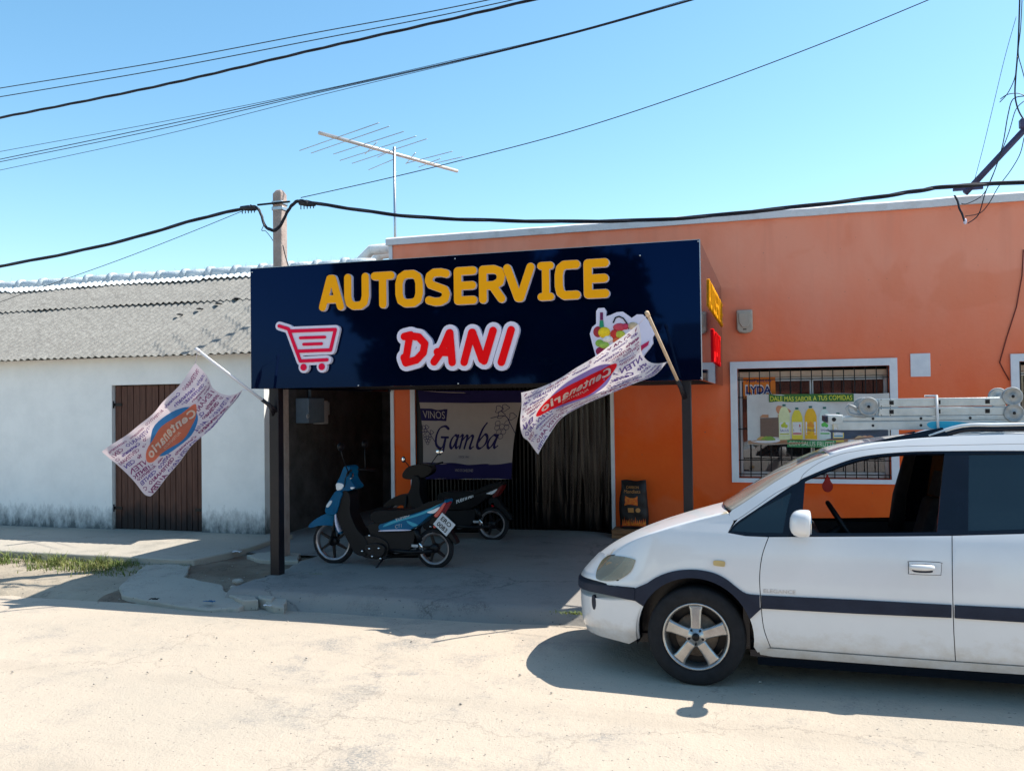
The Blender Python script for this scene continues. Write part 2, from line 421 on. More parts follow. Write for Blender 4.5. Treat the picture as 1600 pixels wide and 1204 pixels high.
slab('kerb', [(385, 866), (422, 861), (470, 864), (466, 876), (430, 876), (398, 872)], .10, .1, 0)
# rubble and litter on the verge and road
def rock(name, x, y, z, r, m, sx=1.3, sz=.6):
    b = MB(); b.ell((x, y, z), (r*sx, r, r*sz), 9, 6)
    b.v = [(a+.25*r*nz2(a*40, c*40, 1, d*9), c+.25*r*nz2(a*40, d*40, 1, 3), d+.2*r*nz2(c*40, d*40, 1, 5)) for a, c, d in b.v]
    return b.build(name, m)
M['stone'] = mat('stone', (.34, .31, .27), .9, var=.35, scale=30, bump=.4, bscale=90)
pb = MB(); rnd = random.Random(3)
for i in range(150):
    x, y = (rnd.uniform(-9.5, -4.7), rnd.gauss(7.5, .45)) if i % 3 else (rnd.uniform(-5.5, 0), rnd.uniform(4.5, 7.0))
    r = rnd.uniform(.003, .009); z = vh(x, y) if (y > 6.95 and x < -4.8) else .014
    pb.ell((x, y, z+r*.3), (r*1.3, r, r*.7), 6, 4)
pb.build('pebbles', M['stone'])['kind'] = 'stuff'
for (px, py, z, r, lab) in [(372, 908, .07, .05, 'pale broken stone on the bare earth left of the thick black post'),
                       (296, 826+8, .15, .0, ''), (365, 917, .07, .03, 'small white pebble below the pale broken stone on the earth')]:
    if r:
        p = at(px, py, 2, z); tag(rock('stone', p.x, p.y, z, r, M['stone']), lab, 'stone')
M['bluecap'] = mat('blue litter', (.03, .12, .25), .4); M['paperlit'] = mat('pale litter', (.6, .6, .62), .8)
def crumple(name, px, py, z, s, m, lab, cat):
    p = at(px, py, 2, z); b = MB(); n = 7
    vs = [(p.x+(i/n-.5)*s*2+.2*s*rnd.uniform(-1, 1), p.y+(j/n-.5)*s+.2*s*rnd.uniform(-1, 1), z+.35*s*rnd.random()) for j in range(n+1) for i in range(n+1)]
    b.add(vs, [(j*(n+1)+i, j*(n+1)+i+1, (j+1)*(n+1)+i+1, (j+1)*(n+1)+i) for j in range(n) for i in range(n)])
    tag(b.build(name, m), lab, cat)
crumple('wrapper', 328, 940, .03, .05, M['bluecap'], 'crumpled blue wrapper on the shaded road edge', 'litter')
crumple('wrapper', 241, 936, .03, .04, M['dark'], 'crumpled dark scrap on the shaded road edge', 'litter')
crumple('wrapper', 370, 862, .12, .05, M['paperlit'], 'torn pale paper on the earth beside the pavement corner', 'litter')
crumple('wrapper', 418, 946, .03, .035, M['paperlit'], 'pale plastic scrap on the road below the broken kerb', 'litter')
# grass on the verge
M['grass'] = mat('grass', (.07, .13, .02), .7, col2=(.22, .22, .07), scale=5)
g = MB(); rnd = random.Random(5)
def blade(x, y, z, h, lean):
    a = rnd.uniform(0, 2*PI); w = .004+.003*rnd.random(); dx, dy = math.cos(a), math.sin(a)
    pts = []
    for k, t in enumerate((0, .5, 1)):
        c = Vector((x+dx*lean*h*t*t, y+dy*lean*h*t*t, z+h*(t-.25*lean*t*t)))
        ww = w*(1-t*.9); pts += [c+Vector((-dy*ww, dx*ww, 0)), c-Vector((-dy*ww, dx*ww, 0))]
    g.add(pts, [(0, 1, 3, 2), (2, 3, 5, 4)])
for i in range(6500):
    x = rnd.uniform(-10.5, -6.1); y = rnd.gauss(7.98-.0*x, .16)
    dens = .5+fbm(x, y, 1.5, 40)*1.2
    if y > 8.2 or rnd.random() > dens*(1 if x < -6.9 else .75): continue
    blade(x, y, vh(x, y)-.005, rnd.uniform(.03, .11)*(1 if x < -6.8 else .6), rnd.uniform(.2, 1.1))
for cx in [-8.75, -8.5, -8.1, -7.75, -9.3, -7.2]:
    for k in range(40):
        blade(cx+rnd.gauss(0, .05), 8.0+rnd.gauss(0, .04), .05, rnd.uniform(.1, .2), rnd.uniform(.5, 1.3))
for i in range(160):
    p = at(905, 957, 2, .05); blade(p.x+rnd.gauss(0, .1), p.y+rnd.gauss(0, .02), .04, rnd.uniform(.01, .035), 1)
for i in range(120): blade(-4.45+rnd.gauss(0, .05), 7.9+rnd.gauss(0, .02), .085, rnd.uniform(.01, .03), 1)
tag(g.build('grass', M['grass'], fix=False), 'green grass and weeds along the pavement edge', 'grass', kind='stuff')

# ------------------------------------------------------------------ white house on the left
WF = 10.0
M['whitewall'] = mat('whitewashed wall', (.76, .765, .75), .85, col2=(.85, .85, .83), scale=2.2, thr=(.3, .6), bump=.25, bscale=25,
                     dirt=dict(col=(.06, .075, .08), z0=.02, z1=.72, scale=7, lo=.88, hi=1.35, amt=.92, st=(1.2, 1, .6)))
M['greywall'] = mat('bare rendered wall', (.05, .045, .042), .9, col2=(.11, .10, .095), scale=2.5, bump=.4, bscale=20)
M['plank'] = mat('brown plank', (.075, .032, .022), .7, col2=(.12, .055, .038), scale=5, stretch=(6, 6, .5), bump=.2, bscale=14,
                 dirt=dict(col=(.008, .008, .01), z0=.05, z1=.75, scale=4, lo=.85, hi=1.2, amt=.9))
M['fibro'] = mat('fibre cement roof', (.15, .142, .13), .95, col2=(.29, .28, .255), scale=16, thr=(.3, .7), bump=.6, bscale=45)
M['ridge'] = mat('lime washed ridge', (.75, .75, .73), .8, col2=(.45, .50, .52), scale=7, thr=(.45, .68), bump=.5, bscale=30)
hs_ = empty('white_house', (-9, 10, 0), 'low whitewashed house with brown plank door and corrugated roof', 'house')
DX0, DX1, DZ1 = -8.78, -7.33, 2.12
XR = -6.37
outer = [(-18, 0), (XR, 0), (XR, 2.50), (-18, 2.50)]
plate('front_wall', [outer], [rect(DX0, .1, DX1, DZ1)], (0, WF, 0), (1, 0, 0), (0, 0, 1), .22, M['whitewall'], hs_)
b = MB(); b.add([(XR-.01, WF+.225, 0), (XR-.01, 15.4, 0), (XR-.01, 15.4, 2.5), (XR-.01, 12.55, 3.95), (XR-.01, WF+.225, 2.5),
                 (XR-.25, WF+.225, 0), (XR-.25, 15.4, 0), (XR-.25, 15.4, 2.5), (XR-.25, 12.55, 3.95), (XR-.25, WF+.225, 2.5)],
                [(0, 1, 2, 3, 4), (9, 8, 7, 6, 5), (0, 4, 9, 5), (1, 6, 7, 2), (3, 2, 7, 8), (4, 3, 8, 9), (0, 5, 6, 1)])
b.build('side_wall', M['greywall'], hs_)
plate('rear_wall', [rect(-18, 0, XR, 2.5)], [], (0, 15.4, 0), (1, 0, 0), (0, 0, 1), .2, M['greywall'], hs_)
# plank door, two leaves
for k, (a, c) in enumerate([(DX0+.012, (DX0+DX1)/2-.0), ((DX0+DX1)/2+.012, DX1-.012)]):
    d = MB(); x = a; i = 0; n = 8 if k else 7; w = (c-a)/n
    for i in range(n):
        d.box((a+i*w+.003, WF+.05+.004*(i % 2), .135), (a+(i+1)*w-.003, WF+.085, DZ1-.015+.006*rnd.random()))
    d.box((a+.004, WF+.09, .13), (c-.004, WF+.10, DZ1-.02))
    dr = bevel(d.build('door_leaf', M['plank'], hs_), .004, 1)
    h = MB()
    for z in (.42, 1.85 if k == 0 else 1.55):
        xx = a if k == 0 else c
        sg = 1 if k == 0 else -1
        h.box((xx-.03 if sg > 0 else xx-.12, WF+.035, z-.02), (xx+.12 if sg > 0 else xx+.03, WF+.047, z+.02))
        h.tube([(xx-sg*.015, WF+.03, z-.05), (xx-sg*.015, WF+.03, z+.05)], .013, 8)
    h.build('hinge', M['black'], dr)
# corrugated roof
def wave(x, p=.115, a=.021): return a*math.cos(2*PI*x/p)
def corr_sheet(name, x0, x1, e0, e1, m, parent, off=0, p=.115, dx=.0115, jag=.008, a=.015, t=.008, sag=True):
    """sheet between line e0 (y,z) and e1 (y,z)"""
    n = int((x1-x0)/dx); rows = 14; vs = []; r = random.Random(int(off*1e4)+9)
    dy, dz = e1[0]-e0[0], e1[1]-e0[1]; L = math.hypot(dy, dz); ny, nz_ = -dz/L, dy/L
    j0 = [r.uniform(-jag, jag) for _ in range(200)]
    for layer in (0, 1):
        for k in range(rows+1):
            s = k/rows
            for i in range(n+1):
                x = x0+i*dx; col = int((x-x0)/1.0) % 200
                ss = s if 0 < k < rows else s+(j0[col]/L)
                h = wave(x, p, a)+off-layer*t+(.02*fbm(x, s*3, .6, 50) if sag else 0)
                vs.append((x, e0[0]+dy*ss+ny*h, e0[1]+dz*ss+nz_*h+(.004*(x+9))*0))
    N = (rows+1)*(n+1); fs = []
    for k in range(rows):
        for i in range(n):
            q = (k*(n+1)+i, k*(n+1)+i+1, (k+1)*(n+1)+i+1, (k+1)*(n+1)+i); fs.append(q); fs.append(tuple(v+N for v in q[::-1]))
    for i in range(n):
        fs.append((i+1, i, i+N, i+1+N)); z = rows*(n+1); fs.append((z+i, z+i+1, z+i+1+N, z+i+N))
    return MB().add(vs, fs, True).build(name, m, parent, fix=False, auto=60)
EV = (9.78, 2.50); RD = (12.6, 4.02)
def rl(s): return (EV[0]+(RD[0]-EV[0])*s, EV[1]+(RD[1]-EV[1])*s)
roof = corr_sheet('roof', -18, -6.12, EV, rl(.66), M['fibro'], hs_)
corr_sheet('roof_sheet', -18, -6.12, rl(.60), rl(.99), M['fibro'], roof, off=.02)
b = MB(); b.add([(-18, RD[0], RD[1]), (-6.12, RD[0], RD[1]), (-6.12, 15.5, 2.5), (-18, 15.5, 2.5)], [(0, 1, 2, 3)]); b.build('rear_slope', M['fibro'], roof)
corr_sheet('ridge_flashing', -18, -6.12, rl(.90), rl(1.0), M['ridge'], roof, off=.045, jag=.04)
b = MB(); x = -18
while x < -6.15:
    L = .5; r0 = rnd.uniform(.1, .12)
    b.tube([(x, RD[0]-.02, RD[1]+.0), (x+L*.5, RD[0]-.02, RD[1]+.012), (x+L, RD[0]-.02, RD[1]+.005)], [r0, r0*.95, r0*.85], 12)
    b.tube([(x-.04, RD[0]-.02, RD[1]+.01), (x+.05, RD[0]-.02, RD[1]+.01)], [r0*1.2, r0*1.12], 12)
    x += L
M['ridgecap'] = mat('ridge tiles', (.38, .45, .5), .7, col2=(.62, .66, .67), scale=5, bump=.5, bscale=30)
b.build('ridge_cap', M['ridgecap'], roof)
# tufts and lime crumbs on the ridge
b = MB(); b2 = MB()
for i in range(260):
    x = rnd.uniform(-15, -6.3); h = rnd.uniform(.02, .09)
    q = Vector((x, RD[0]-.06+rnd.uniform(-.08, .05), RD[1]+.08)); b.tube([q, q+Vector((rnd.uniform(-.03, .03), rnd.uniform(-.02, .02), h))], [.003, .001], 3, False)
tag(b.build('dry_weeds', M['ridge'], fix=False), 'dry pale weeds growing along the roof ridge of the white house', 'weeds', kind='stuff')
# lead pieces lying in the corrugations
for k, (px, py) in enumerate([(282, 494), (313, 485), (342, 477), (371, 469)]):
    s = .35+.08*k
    # point on the roof plane along the pixel ray
    d = at(px, py, 1, 20)-CC; nrm = Vector((0, -(RD[1]-EV[1]), RD[0]-EV[0])).normalized()
    t = (Vector((0, EV[0], EV[1]))-CC).dot(nrm)/d.dot(nrm); p = CC+d*t+nrm*.03
    MB().ell(p, (.055, .05, .012), 10, 6).build('patch', M['black'], roof)
# small bright roof behind the canopy
b = MB(); 
for k in range(2):
    p0 = at(563, 411, 1, 13.2); p1 = at(604, 391, 1, 13.2)
    b.tube([(p0.x-.5, 13.2+k*.4, p0.z-.35), (p0.x, 13.2+k*.4, p0.z+.02), (p0.x+.2, 13.2+k*.4, p1.z+.02), (p1.x+.3, 13.2+k*.4, p1.z+.04)], .09, 10)
tag(b.build('ridge_tiles', M['ridge']), 'weathered pale ridge tiles showing left of the orange shop parapet', 'roof')

# ------------------------------------------------------------------ orange shop
SW = 11.1
M['orange'] = mat('orange paint', (.76, .085, .004), .75, col2=(.82, .12, .010), scale=1.3, thr=(.3, .7), bump=.35, bscale=9,
                  dirt=dict(col=(.20, .075, .045), z0=.05, z1=.55, scale=4, lo=.95, hi=1.5, amt=.6))
# sun-bleached and streaked above head height, with glare put into the paler colour
def bleach_glare(m):
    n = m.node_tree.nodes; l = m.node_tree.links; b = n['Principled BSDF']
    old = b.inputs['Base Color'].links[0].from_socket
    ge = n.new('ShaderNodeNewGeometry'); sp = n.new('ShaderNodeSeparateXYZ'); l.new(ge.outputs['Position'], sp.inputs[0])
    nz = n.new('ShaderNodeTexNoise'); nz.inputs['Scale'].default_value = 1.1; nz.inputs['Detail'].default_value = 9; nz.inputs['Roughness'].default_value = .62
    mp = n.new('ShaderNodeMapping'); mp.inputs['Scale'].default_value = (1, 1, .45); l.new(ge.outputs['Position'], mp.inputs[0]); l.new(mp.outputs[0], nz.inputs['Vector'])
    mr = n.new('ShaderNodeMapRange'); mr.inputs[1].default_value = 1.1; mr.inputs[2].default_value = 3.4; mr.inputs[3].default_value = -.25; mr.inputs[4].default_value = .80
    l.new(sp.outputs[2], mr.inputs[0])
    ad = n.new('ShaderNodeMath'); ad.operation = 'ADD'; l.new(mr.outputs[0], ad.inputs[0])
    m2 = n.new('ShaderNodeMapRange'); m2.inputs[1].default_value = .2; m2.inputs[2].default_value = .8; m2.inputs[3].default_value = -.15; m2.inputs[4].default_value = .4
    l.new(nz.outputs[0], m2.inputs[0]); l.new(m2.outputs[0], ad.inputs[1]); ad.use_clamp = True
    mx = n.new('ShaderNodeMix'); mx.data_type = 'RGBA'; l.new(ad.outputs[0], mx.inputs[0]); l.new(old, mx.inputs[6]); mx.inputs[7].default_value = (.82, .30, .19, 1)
    # pale scratches / chips
    vn = n.new('ShaderNodeTexNoise'); vn.inputs['Scale'].default_value = 26; vn.inputs['Detail'].default_value = 3; l.new(ge.outputs['Position'], vn.inputs['Vector'])
    rp = n.new('ShaderNodeValToRGB'); rp.color_ramp.elements[0].position = .74; rp.color_ramp.elements[1].position = .78; l.new(vn.outputs[0], rp.inputs[0])
    m3 = n.new('ShaderNodeMix'); m3.data_type = 'RGBA'; l.new(rp.outputs[0], m3.inputs[0]); l.new(mx.outputs[2], m3.inputs[6]); m3.inputs[7].default_value = (.30, .12, .09, 1)
    # rain streaks below the coping and blotchy repairs
    st = n.new('ShaderNodeTexNoise'); st.inputs['Scale'].default_value = 1; st.inputs['Detail'].default_value = 6; mq = n.new('ShaderNodeMapping'); mq.inputs['Scale'].default_value = (7, 7, .35)
    l.new(ge.outputs['Position'], mq.inputs[0]); l.new(mq.outputs[0], st.inputs['Vector'])
    zr = n.new('ShaderNodeMapRange'); zr.inputs[1].default_value = 2.6; zr.inputs[2].default_value = 4.0; zr.inputs[3].default_value = 0; zr.inputs[4].default_value = .18; l.new(sp.outputs[2], zr.inputs[0])
    sr_ = n.new('ShaderNodeValToRGB'); sr_.color_ramp.elements[0].position = .5; sr_.color_ramp.elements[1].position = .72; l.new(st.outputs[0], sr_.inputs[0])
    sm_ = n.new('ShaderNodeMath'); sm_.operation = 'MULTIPLY'; l.new(zr.outputs[0], sm_.inputs[0]); l.new(sr_.outputs[0], sm_.inputs[1])
    m4 = n.new('ShaderNodeMix'); m4.data_type = 'RGBA'; l.new(sm_.outputs[0], m4.inputs[0]); l.new(m3.outputs[2], m4.inputs[6]); m4.inputs[7].default_value = (.38, .13, .09, 1)
    pn = n.new('ShaderNodeTexNoise'); pn.inputs['Scale'].default_value = .9; pn.inputs['Detail'].default_value = 4; pn.inputs['Distortion'].default_value = .6; l.new(ge.outputs['Position'], pn.inputs['Vector'])
    pr_ = n.new('ShaderNodeValToRGB'); pr_.color_ramp.elements[0].position = .55; pr_.color_ramp.elements[1].position = .60; pr_.color_ramp.elements[1].color = (.28, .28, .28, 1); l.new(pn.outputs[0], pr_.inputs[0])
    m5 = n.new('ShaderNodeMix'); m5.data_type = 'RGBA'; l.new(pr_.outputs[0], m5.inputs[0]); l.new(m4.outputs[2], m5.inputs[6]); m5.inputs[7].default_value = (.70, .17, .07, 1)
    l.new(m5.outputs[2], b.inputs['Base Color'])
bleach_glare(M['orange'])
M['trim'] = mat('white trim', (.62, .64, .68), .6, col2=(.72, .73, .76), scale=5, bump=.15, bscale=30)
M['cap'] = mat('parapet cap', (.62, .63, .66), .8, col2=(.48, .47, .47), scale=5, thr=(.5, .75), bump=.4, bscale=22)
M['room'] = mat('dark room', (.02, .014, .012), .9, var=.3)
shop = empty('orange_shop', (-2, SW, 0), 'single-storey orange shop with white window trims and flat parapet', 'shop')
XL = -5.06; PT = 4.02
W1 = (-.49, .79, 1.415, 2.27)   # outer trim x0 z0 x1 z1
W2 = (2.60, .79, 4.5, 2.28)
TW = .085
op1 = rect(W1[0]+TW, W1[1]+TW*.6, W1[2]-TW, W1[3]-TW); op2 = rect(W2[0]+TW, W2[1]+TW*.6, W2[2]-TW, W2[3]-TW)
door_op = rect(-4.70, .05, -1.99, 2.45)
front = fill([rect(XL, 0, 10, PT)], [op1, op2, door_op])
vs, fs = solid(front, lambda a, c: (a, SW, c), lambda a, c: (a, SW+.28, c)); MB().add(vs, fs).build('front_wall', M['orange'], shop)
b = MB(); b.box((XL, SW+.285, 0), (XL+.2, 18, PT-.15)); b.box((9.8, SW+.285, 0), (10, 18, PT-.15)); b.box((XL+.205, 17.8, 0), (9.795, 18, PT-.15))
b.build('side_walls', M['orange'], shop)
b = MB(); b.box((XL+.205, SW+.29, 3.2), (9.79, 17.79, 3.4)); b.build('roof', M['greywall'], shop)
b = MB(); b.box((XL+.21, SW+.29, .02), (9.78, 17.78, .1)); b.box((XL+.22, 14.4, .1), (9.7, 14.5, 3.19)); b.box((XL+.21, SW+.29, .1), (XL+.23, 14.39, 3.19)); b.build('interior', M['room'], shop)  # dark lining put in as the shade inside the doorway
# parapet cap, slightly wavy
b = MB(); n = 90; vs = []
for i in range(n+1):
    x = XL-.04+(10.1-XL)*i/n; w = .012*fbm(x, 0, 1.1, 60)
    vs += [(x, SW-.045, PT-.01+w*.6), (x, SW-.05, PT+.075+w), (x, SW-.01, PT+.1+w), (x, SW+.28, PT+.1+w), (x, SW+.33, PT+.0)]
b.add(vs, [(i*5+j, (i+1)*5+j, (i+1)*5+(j+1) % 5, i*5+(j+1) % 5) for i in range(n) for j in range(5)]+[(4, 3, 2, 1, 0), tuple(n*5+j for j in range(5))])
b.build('parapet_cap', M['cap'], shop, auto=40)
plate('corner_trim', [rect(XL-.005, .1, XL+.045, PT-.012)], [], (0, SW, 0), (1, 0, 0), (0, 0, 1), .02, M['trim'], shop, off=.021)
# the left corner strip is broken and bulging low down
plate('door_trim', [rect(-4.77, .1, -4.70, 2.5)], [], (0, SW, 0), (1, 0, 0), (0, 0, 1), .02, M['trim'], shop, off=.021)
plate('door_trim', [rect(-1.99, .12, -1.945, 2.5)], [], (0, SW, 0), (1, 0, 0), (0, 0, 1), .03, M['trim'], shop, off=.031)
b = MB(); b.box((-4.695, SW+.02, .1), (-4.58, SW+.16, 2.45)); b.build('door_post', M['dark'], shop)
M['alu'] = mat('aluminium', (.55, .57, .58), .4, .6, var=.1)
M['glassdark'] = glass('window glass', (.35, .38, .4), .35, .12, (.05, .05, .055))
M['curtain'] = mat('lace curtain', (.20, .19, .18), .9, col2=(.05, .05, .055), scale=14, thr=(.4, .6))
M['shade'] = mat('shutter box', (.50, .40, .30), .8, var=.15)
def window(W, op, mull, first):
    x0, z0, x1, z1 = W
    fr = plate('window', [rect(x0, z0, x1, z1)], [op], (0, SW, 0), (1, 0, 0), (0, 0, 1), .03, M['trim'], shop, off=.031)
    a, c, e, f = op[0][0], op[0][1], op[2][0], op[2][1]
    b = MB(); y = SW+.17
    for (p, q) in (((a+.002, y, c+.002), (a+.05, y+.05, f-.11)), ((e-.05, y, c+.002), (e-.002, y+.05, f-.11)), ((a+.051, y, c+.002), (e-.051, y+.05, c+.07)),
                   ((a+.051, y, f-.16), (e-.051, y+.05, f-.11)), (((a+e)/2-mull, y-.01, c+.071), ((a+e)/2-mull+.045, y+.04, f-.161))): b.box(p, q)
    bevel(b.build('frame', M['alu'], fr), .004, 1)
    b = MB(); b.box((a+.003, y-.09, f-.108), (e-.003, y+.08, f-.04)); b.build('shutter_box', M['shade'], fr)
    b = MB(); b.box((a+.052, y+.02, c+.071), (e-.052, y+.026, f-.162)); b.build('pane', M['glassdark'], fr)
    n = 60; b = MB(); vs = []
    for i in range(n+1):
        x = a+.05+(e-a-.1)*i/n
        for z in (c+.05, f-.1): vs.append((x, y+.14+.018*math.sin(i*1.3), z))
    b.add(vs, [(2*i, 2*i+2, 2*i+3, 2*i+1) for i in range(n)], True); b.build('curtain', M['curtain'], fr, fix=False)
    g = MB(); yg = SW+.02
    k = 14; r = .006
    for i in range(k+1):
        x = a+.02+(e-a-.04)*i/k; g.box((x-r, yg-r, c+.01), (x+r, yg+r, f-.01))
    for z in (c+.05, c+.22, c+.60, c+.99, f-.14): g.box((a-.0, yg+r+.001, z-r), (e, yg+3*r, z+r))
    g.build('grille', M['black'], fr)
    return fr
win1 = window(W1, op1, 0.02, True); win2 = window(W2, op2, 0, False)
# wall lamp (grey bulkhead)
M['lampgrey'] = mat('weathered plastic', (.42, .38, .32), .6, var=.12)
p = at(1163.5, 502, 1, SW-.06)
lp = empty('wall_lamp', (p.x, SW, p.z), 'grey plastic alarm siren box on the orange wall above the window', 'alarm box')
w, h = .095, .14
sh = [(-w, h), (w, h), (w, -h*.7), (w*.7, -h*.95), (0, -h*1.05), (-w*.7, -h*.95), (-w, -h*.7)]
lp.name = 'alarm_box'
o = plate('case', [sh], [], (p.x, SW-.085, p.z), (1, 0, 0), (0, 0, 1), .083, M['lampgrey'], lp); bevel(o, .02, 3)
o = plate('cover', [[(-w*.75, h*.75), (w*.75, h*.75), (w*.7, -h*.1), (w*.4, -h*.45), (0, -h*.55), (-w*.4, -h*.45), (-w*.7, -h*.1)]], [], (p.x, SW-.085, p.z), (1, 0, 0), (0, 0, 1), .02, M['lampgrey'], lp, off=.012); bevel(o, .006, 2)
plate('slot', [rect(-.02, -.105, .02, -.092)], [], (p.x, SW-.085, p.z), (1, 0, 0), (0, 0, 1), .004, M['black'], lp, off=.003)
p0 = at(1422, 552.5, 1, SW); p1 = at(1454, 588, 1, SW)
o = tag(plate('wall_plate', [rect(p0.x, p1.z, p1.x, p0.z)], [], (0, SW, 0), (1, 0, 0), (0, 0, 1), .012, M['trim'], off=.014), 'blank square white plate on the orange wall between the two windows', 'plate')
bevel(o, .003, 1)
# drop cable on the wall
M['cable'] = mat('black cable', (.015, .016, .025), .5, var=.2)
M['redcable'] = mat('brown cable', (.12, .015, .012), .6)
b = MB(); b.tube([at(x, y, 1, SW-.012) for x, y in ((1599, 390), (1597, 430), (1588, 480), (1572, 530), (1562, 566), (1568, 578), (1577, 594))], .006, 6)
tag(b.build('drop_cable', M['redcable']), 'thin brown cable hanging down the orange wall to the right window', 'cable')
# recess wall behind, dark openings
rw = empty('rear_house', (-5.7, 13.6, 0), 'dark grey house wall with a window deep in the recess beside the shop', 'house')
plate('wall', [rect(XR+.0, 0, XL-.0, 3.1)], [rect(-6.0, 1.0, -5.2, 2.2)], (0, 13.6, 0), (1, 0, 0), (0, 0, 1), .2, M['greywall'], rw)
b = MB(); b.box((-6.05, 13.7, .95), (-5.15, 13.72, 2.25)); b.build('window', M['black'], rw)
b = MB(); b.box((-5.62, 13.55, 1.0), (-5.56, 13.6, 2.2)); b.build('window_bar', M['alu'], rw)

b = MB(); b.box((XR-.0, 10.42, 2.72), (XL-.002, 13.6, 2.76)); b.build('roof', M['greywall'], rw)  # unseen roof added to keep sun off the recess side wall
# ------------------------------------------------------------------ canopy with sign
SY = 7.75; SX0, SX1, SZ0, SZ1 = -5.085, -.58, 1.98, 3.205
M['navy'] = mat('navy gloss panel', (.0004, .002, .011), .04, var=.15, scale=1.5, spec=.30)
M['navy'].node_tree.nodes['Principled BSDF'].inputs['Specular Tint'].default_value = (.10, .30, 1, 1)
M['postblk'] = mat('black steel post', (.008, .007, .011), .35, spec=.3, col2=(.02, .013, .014), scale=8, thr=(.5, .8))
M['amber'] = mat('amber acrylic', (.86, .36, .002), .5, var=.03, spec=.12)
M['lilac'] = mat('white acrylic edge', (.66, .62, .74), .5, var=.03)
M['signred'] = mat('red acrylic', (.85, .001, .004), .45, var=.03, spec=.1)
M['cartred'] = mat('cart red', (.72, .004, .05), .45, var=.03, spec=.1)
can = empty('shop_canopy', (-2.8, SY, 0), 'black boxed canopy on two posts with large lettered navy sign', 'canopy')
fp = plate('front_panel', [rect(SX0, SZ0, SX1, SZ1)], [], (0, SY, 0), (1, 0, 0), (0, 0, 1), .03, M['navy'], can)
sp_ = MB(); sp_.box((SX1-.03, SY+.032, SZ0), (SX1, SW-.01, SZ1)); spn = sp_.build('side_panel', M['navy'], can)
sp_ = MB(); sp_.box((SX0, SY+.032, SZ0), (SX0+.03, SW-.01, SZ1)); sp_.build('side_panel', M['navy'], can)
b = MB(); b.box((SX0+.032, SY+.035, SZ1-.12), (SX1-.032, SW-.012, SZ1-.08)); b.build('roof', M['greywall'], can)
b = MB()
for y in (SY+.06, 8.9, 10.0, 11.0): b.box((SX0+.035, y, SZ0+.02), (SX1-.035, y+.05, SZ0+.08))
b.build('frame', M['postblk'], can)
for (px, w) in ((432.5, .105), (1074.5, .08)):
    x = at(px, 700, 1, SY+.09).x
    b = MB(); b.box((x-w/2, SY+.035, .04), (x+w/2, SY+.035+w, SZ1-.13)); o = bevel(b.build('post', M['postblk'], can), .006, 2)
    b = MB(); b.box((x-w*.9, SY+.0, .06), (x+w*.9, SY+.035+w*1.4, .088)); bevel(b.build('base_plate', M['postblk'], o), .004, 1)
# edge trim and screws of the front panel
b = MB()
for (px, py) in ((394, 425), (711, 404), (716, 599), (1000, 399), (1091, 377), (1096, 590), (560, 602)):
    q = at(px, py, 1, SY); b.lathe([(0, .004), (.007, .003), (.008, 0)], (q.x, SY-.0005, q.z), (0, -1, 0), 10)
b.build('screws', M['steel'], fp)
b = MB(); b.box((SX1-.004, SY-.006, SZ0-.003), (SX1+.004, SY-.0, SZ1+.003)); b.box((SX0, SY-.006, SZ1), (SX1, SY+.03, SZ1+.004)); b.build('edge_strip', M['steel'], fp)

LET = {  # strokes in a w x 1 box (w given separately)
 'A': [[(0, 0), (.42, 1), (.58, 1), (1, 0)], [(.17, .27), (.83, .27)]],
 'U': [[(0, 1), (0, .32), (.08, .1), (.3, 0), (.7, 0), (.92, .1), (1, .32), (1, 1)]],
 'T': [[(0, 1), (1, 1)], [(.5, 1), (.5, 0)]],
 'O': [[(.3, 0), (.08, .1), (0, .32), (0, .68), (.08, .9), (.3, 1), (.7, 1), (.92, .9), (1, .68), (1, .32), (.92, .1), (.7, 0), (.3, 0)]],
 'S': [[(1, .95), (.7, 1), (.3, 1), (.06, .9), (0, .74), (.1, .6), (.5, .5), (.9, .4), (1, .25), (.92, .08), (.65, 0), (.3, 0), (0, .06)]],
 'E': [[(1, 1), (0, 1), (0, 0), (1, 0)], [(0, .5), (.95, .5)]],
 'R': [[(0, 0), (0, 1), (.6, 1), (.9, .92), (1, .75), (.92, .56), (.6, .46), (0, .46)], [(.5, .46), (1, 0)]],
 'V': [[(0, 1), (.45, 0), (.55, 0), (1, 1)]],
 'I': [[(.5, 0), (.5, 1)], [(.0, 1), (1, 1)], [(.0, 0), (1, 0)]],
 'C': [[(1, 1), (.6, 1), (.3, 1), (.08, .9), (0, .68), (0, .32), (.08, .1), (.3, 0), (.6, 0), (1, 0)]]}
def letter(ch, x0, x1, z0, z1, sw, frame, parent, face, back, depth=.04, shear=0, bk=0):
    org, ux, uy = frame; r = sw/2
    def P(p):
        z = z0+r+(z1-z0-sw)*p[1]; return (x0+r+(x1-x0-sw)*p[0]+shear*(z-z0), z)
    S = [[P(p) for p in s] for s in LET[ch]]
    A = [q for s in S for q in stroke(s, sw+2*bk+.004)]; B = [q for s in S for q in stroke(s, sw-.002)]
    o = plate('letter', A, [], org, ux, uy, depth, back, parent, off=depth)
    f = plate('letter_face', B, [], org, ux, uy, .006, face, o, off=depth+.008)
    return o
FR = ((0, SY-.002, 0), (1, 0, 0), (0, 0, 1))
def sx(px, py=470): return at(px, py, 1, SY).x
def sz(px, py): return at(px, py, 1, SY).z
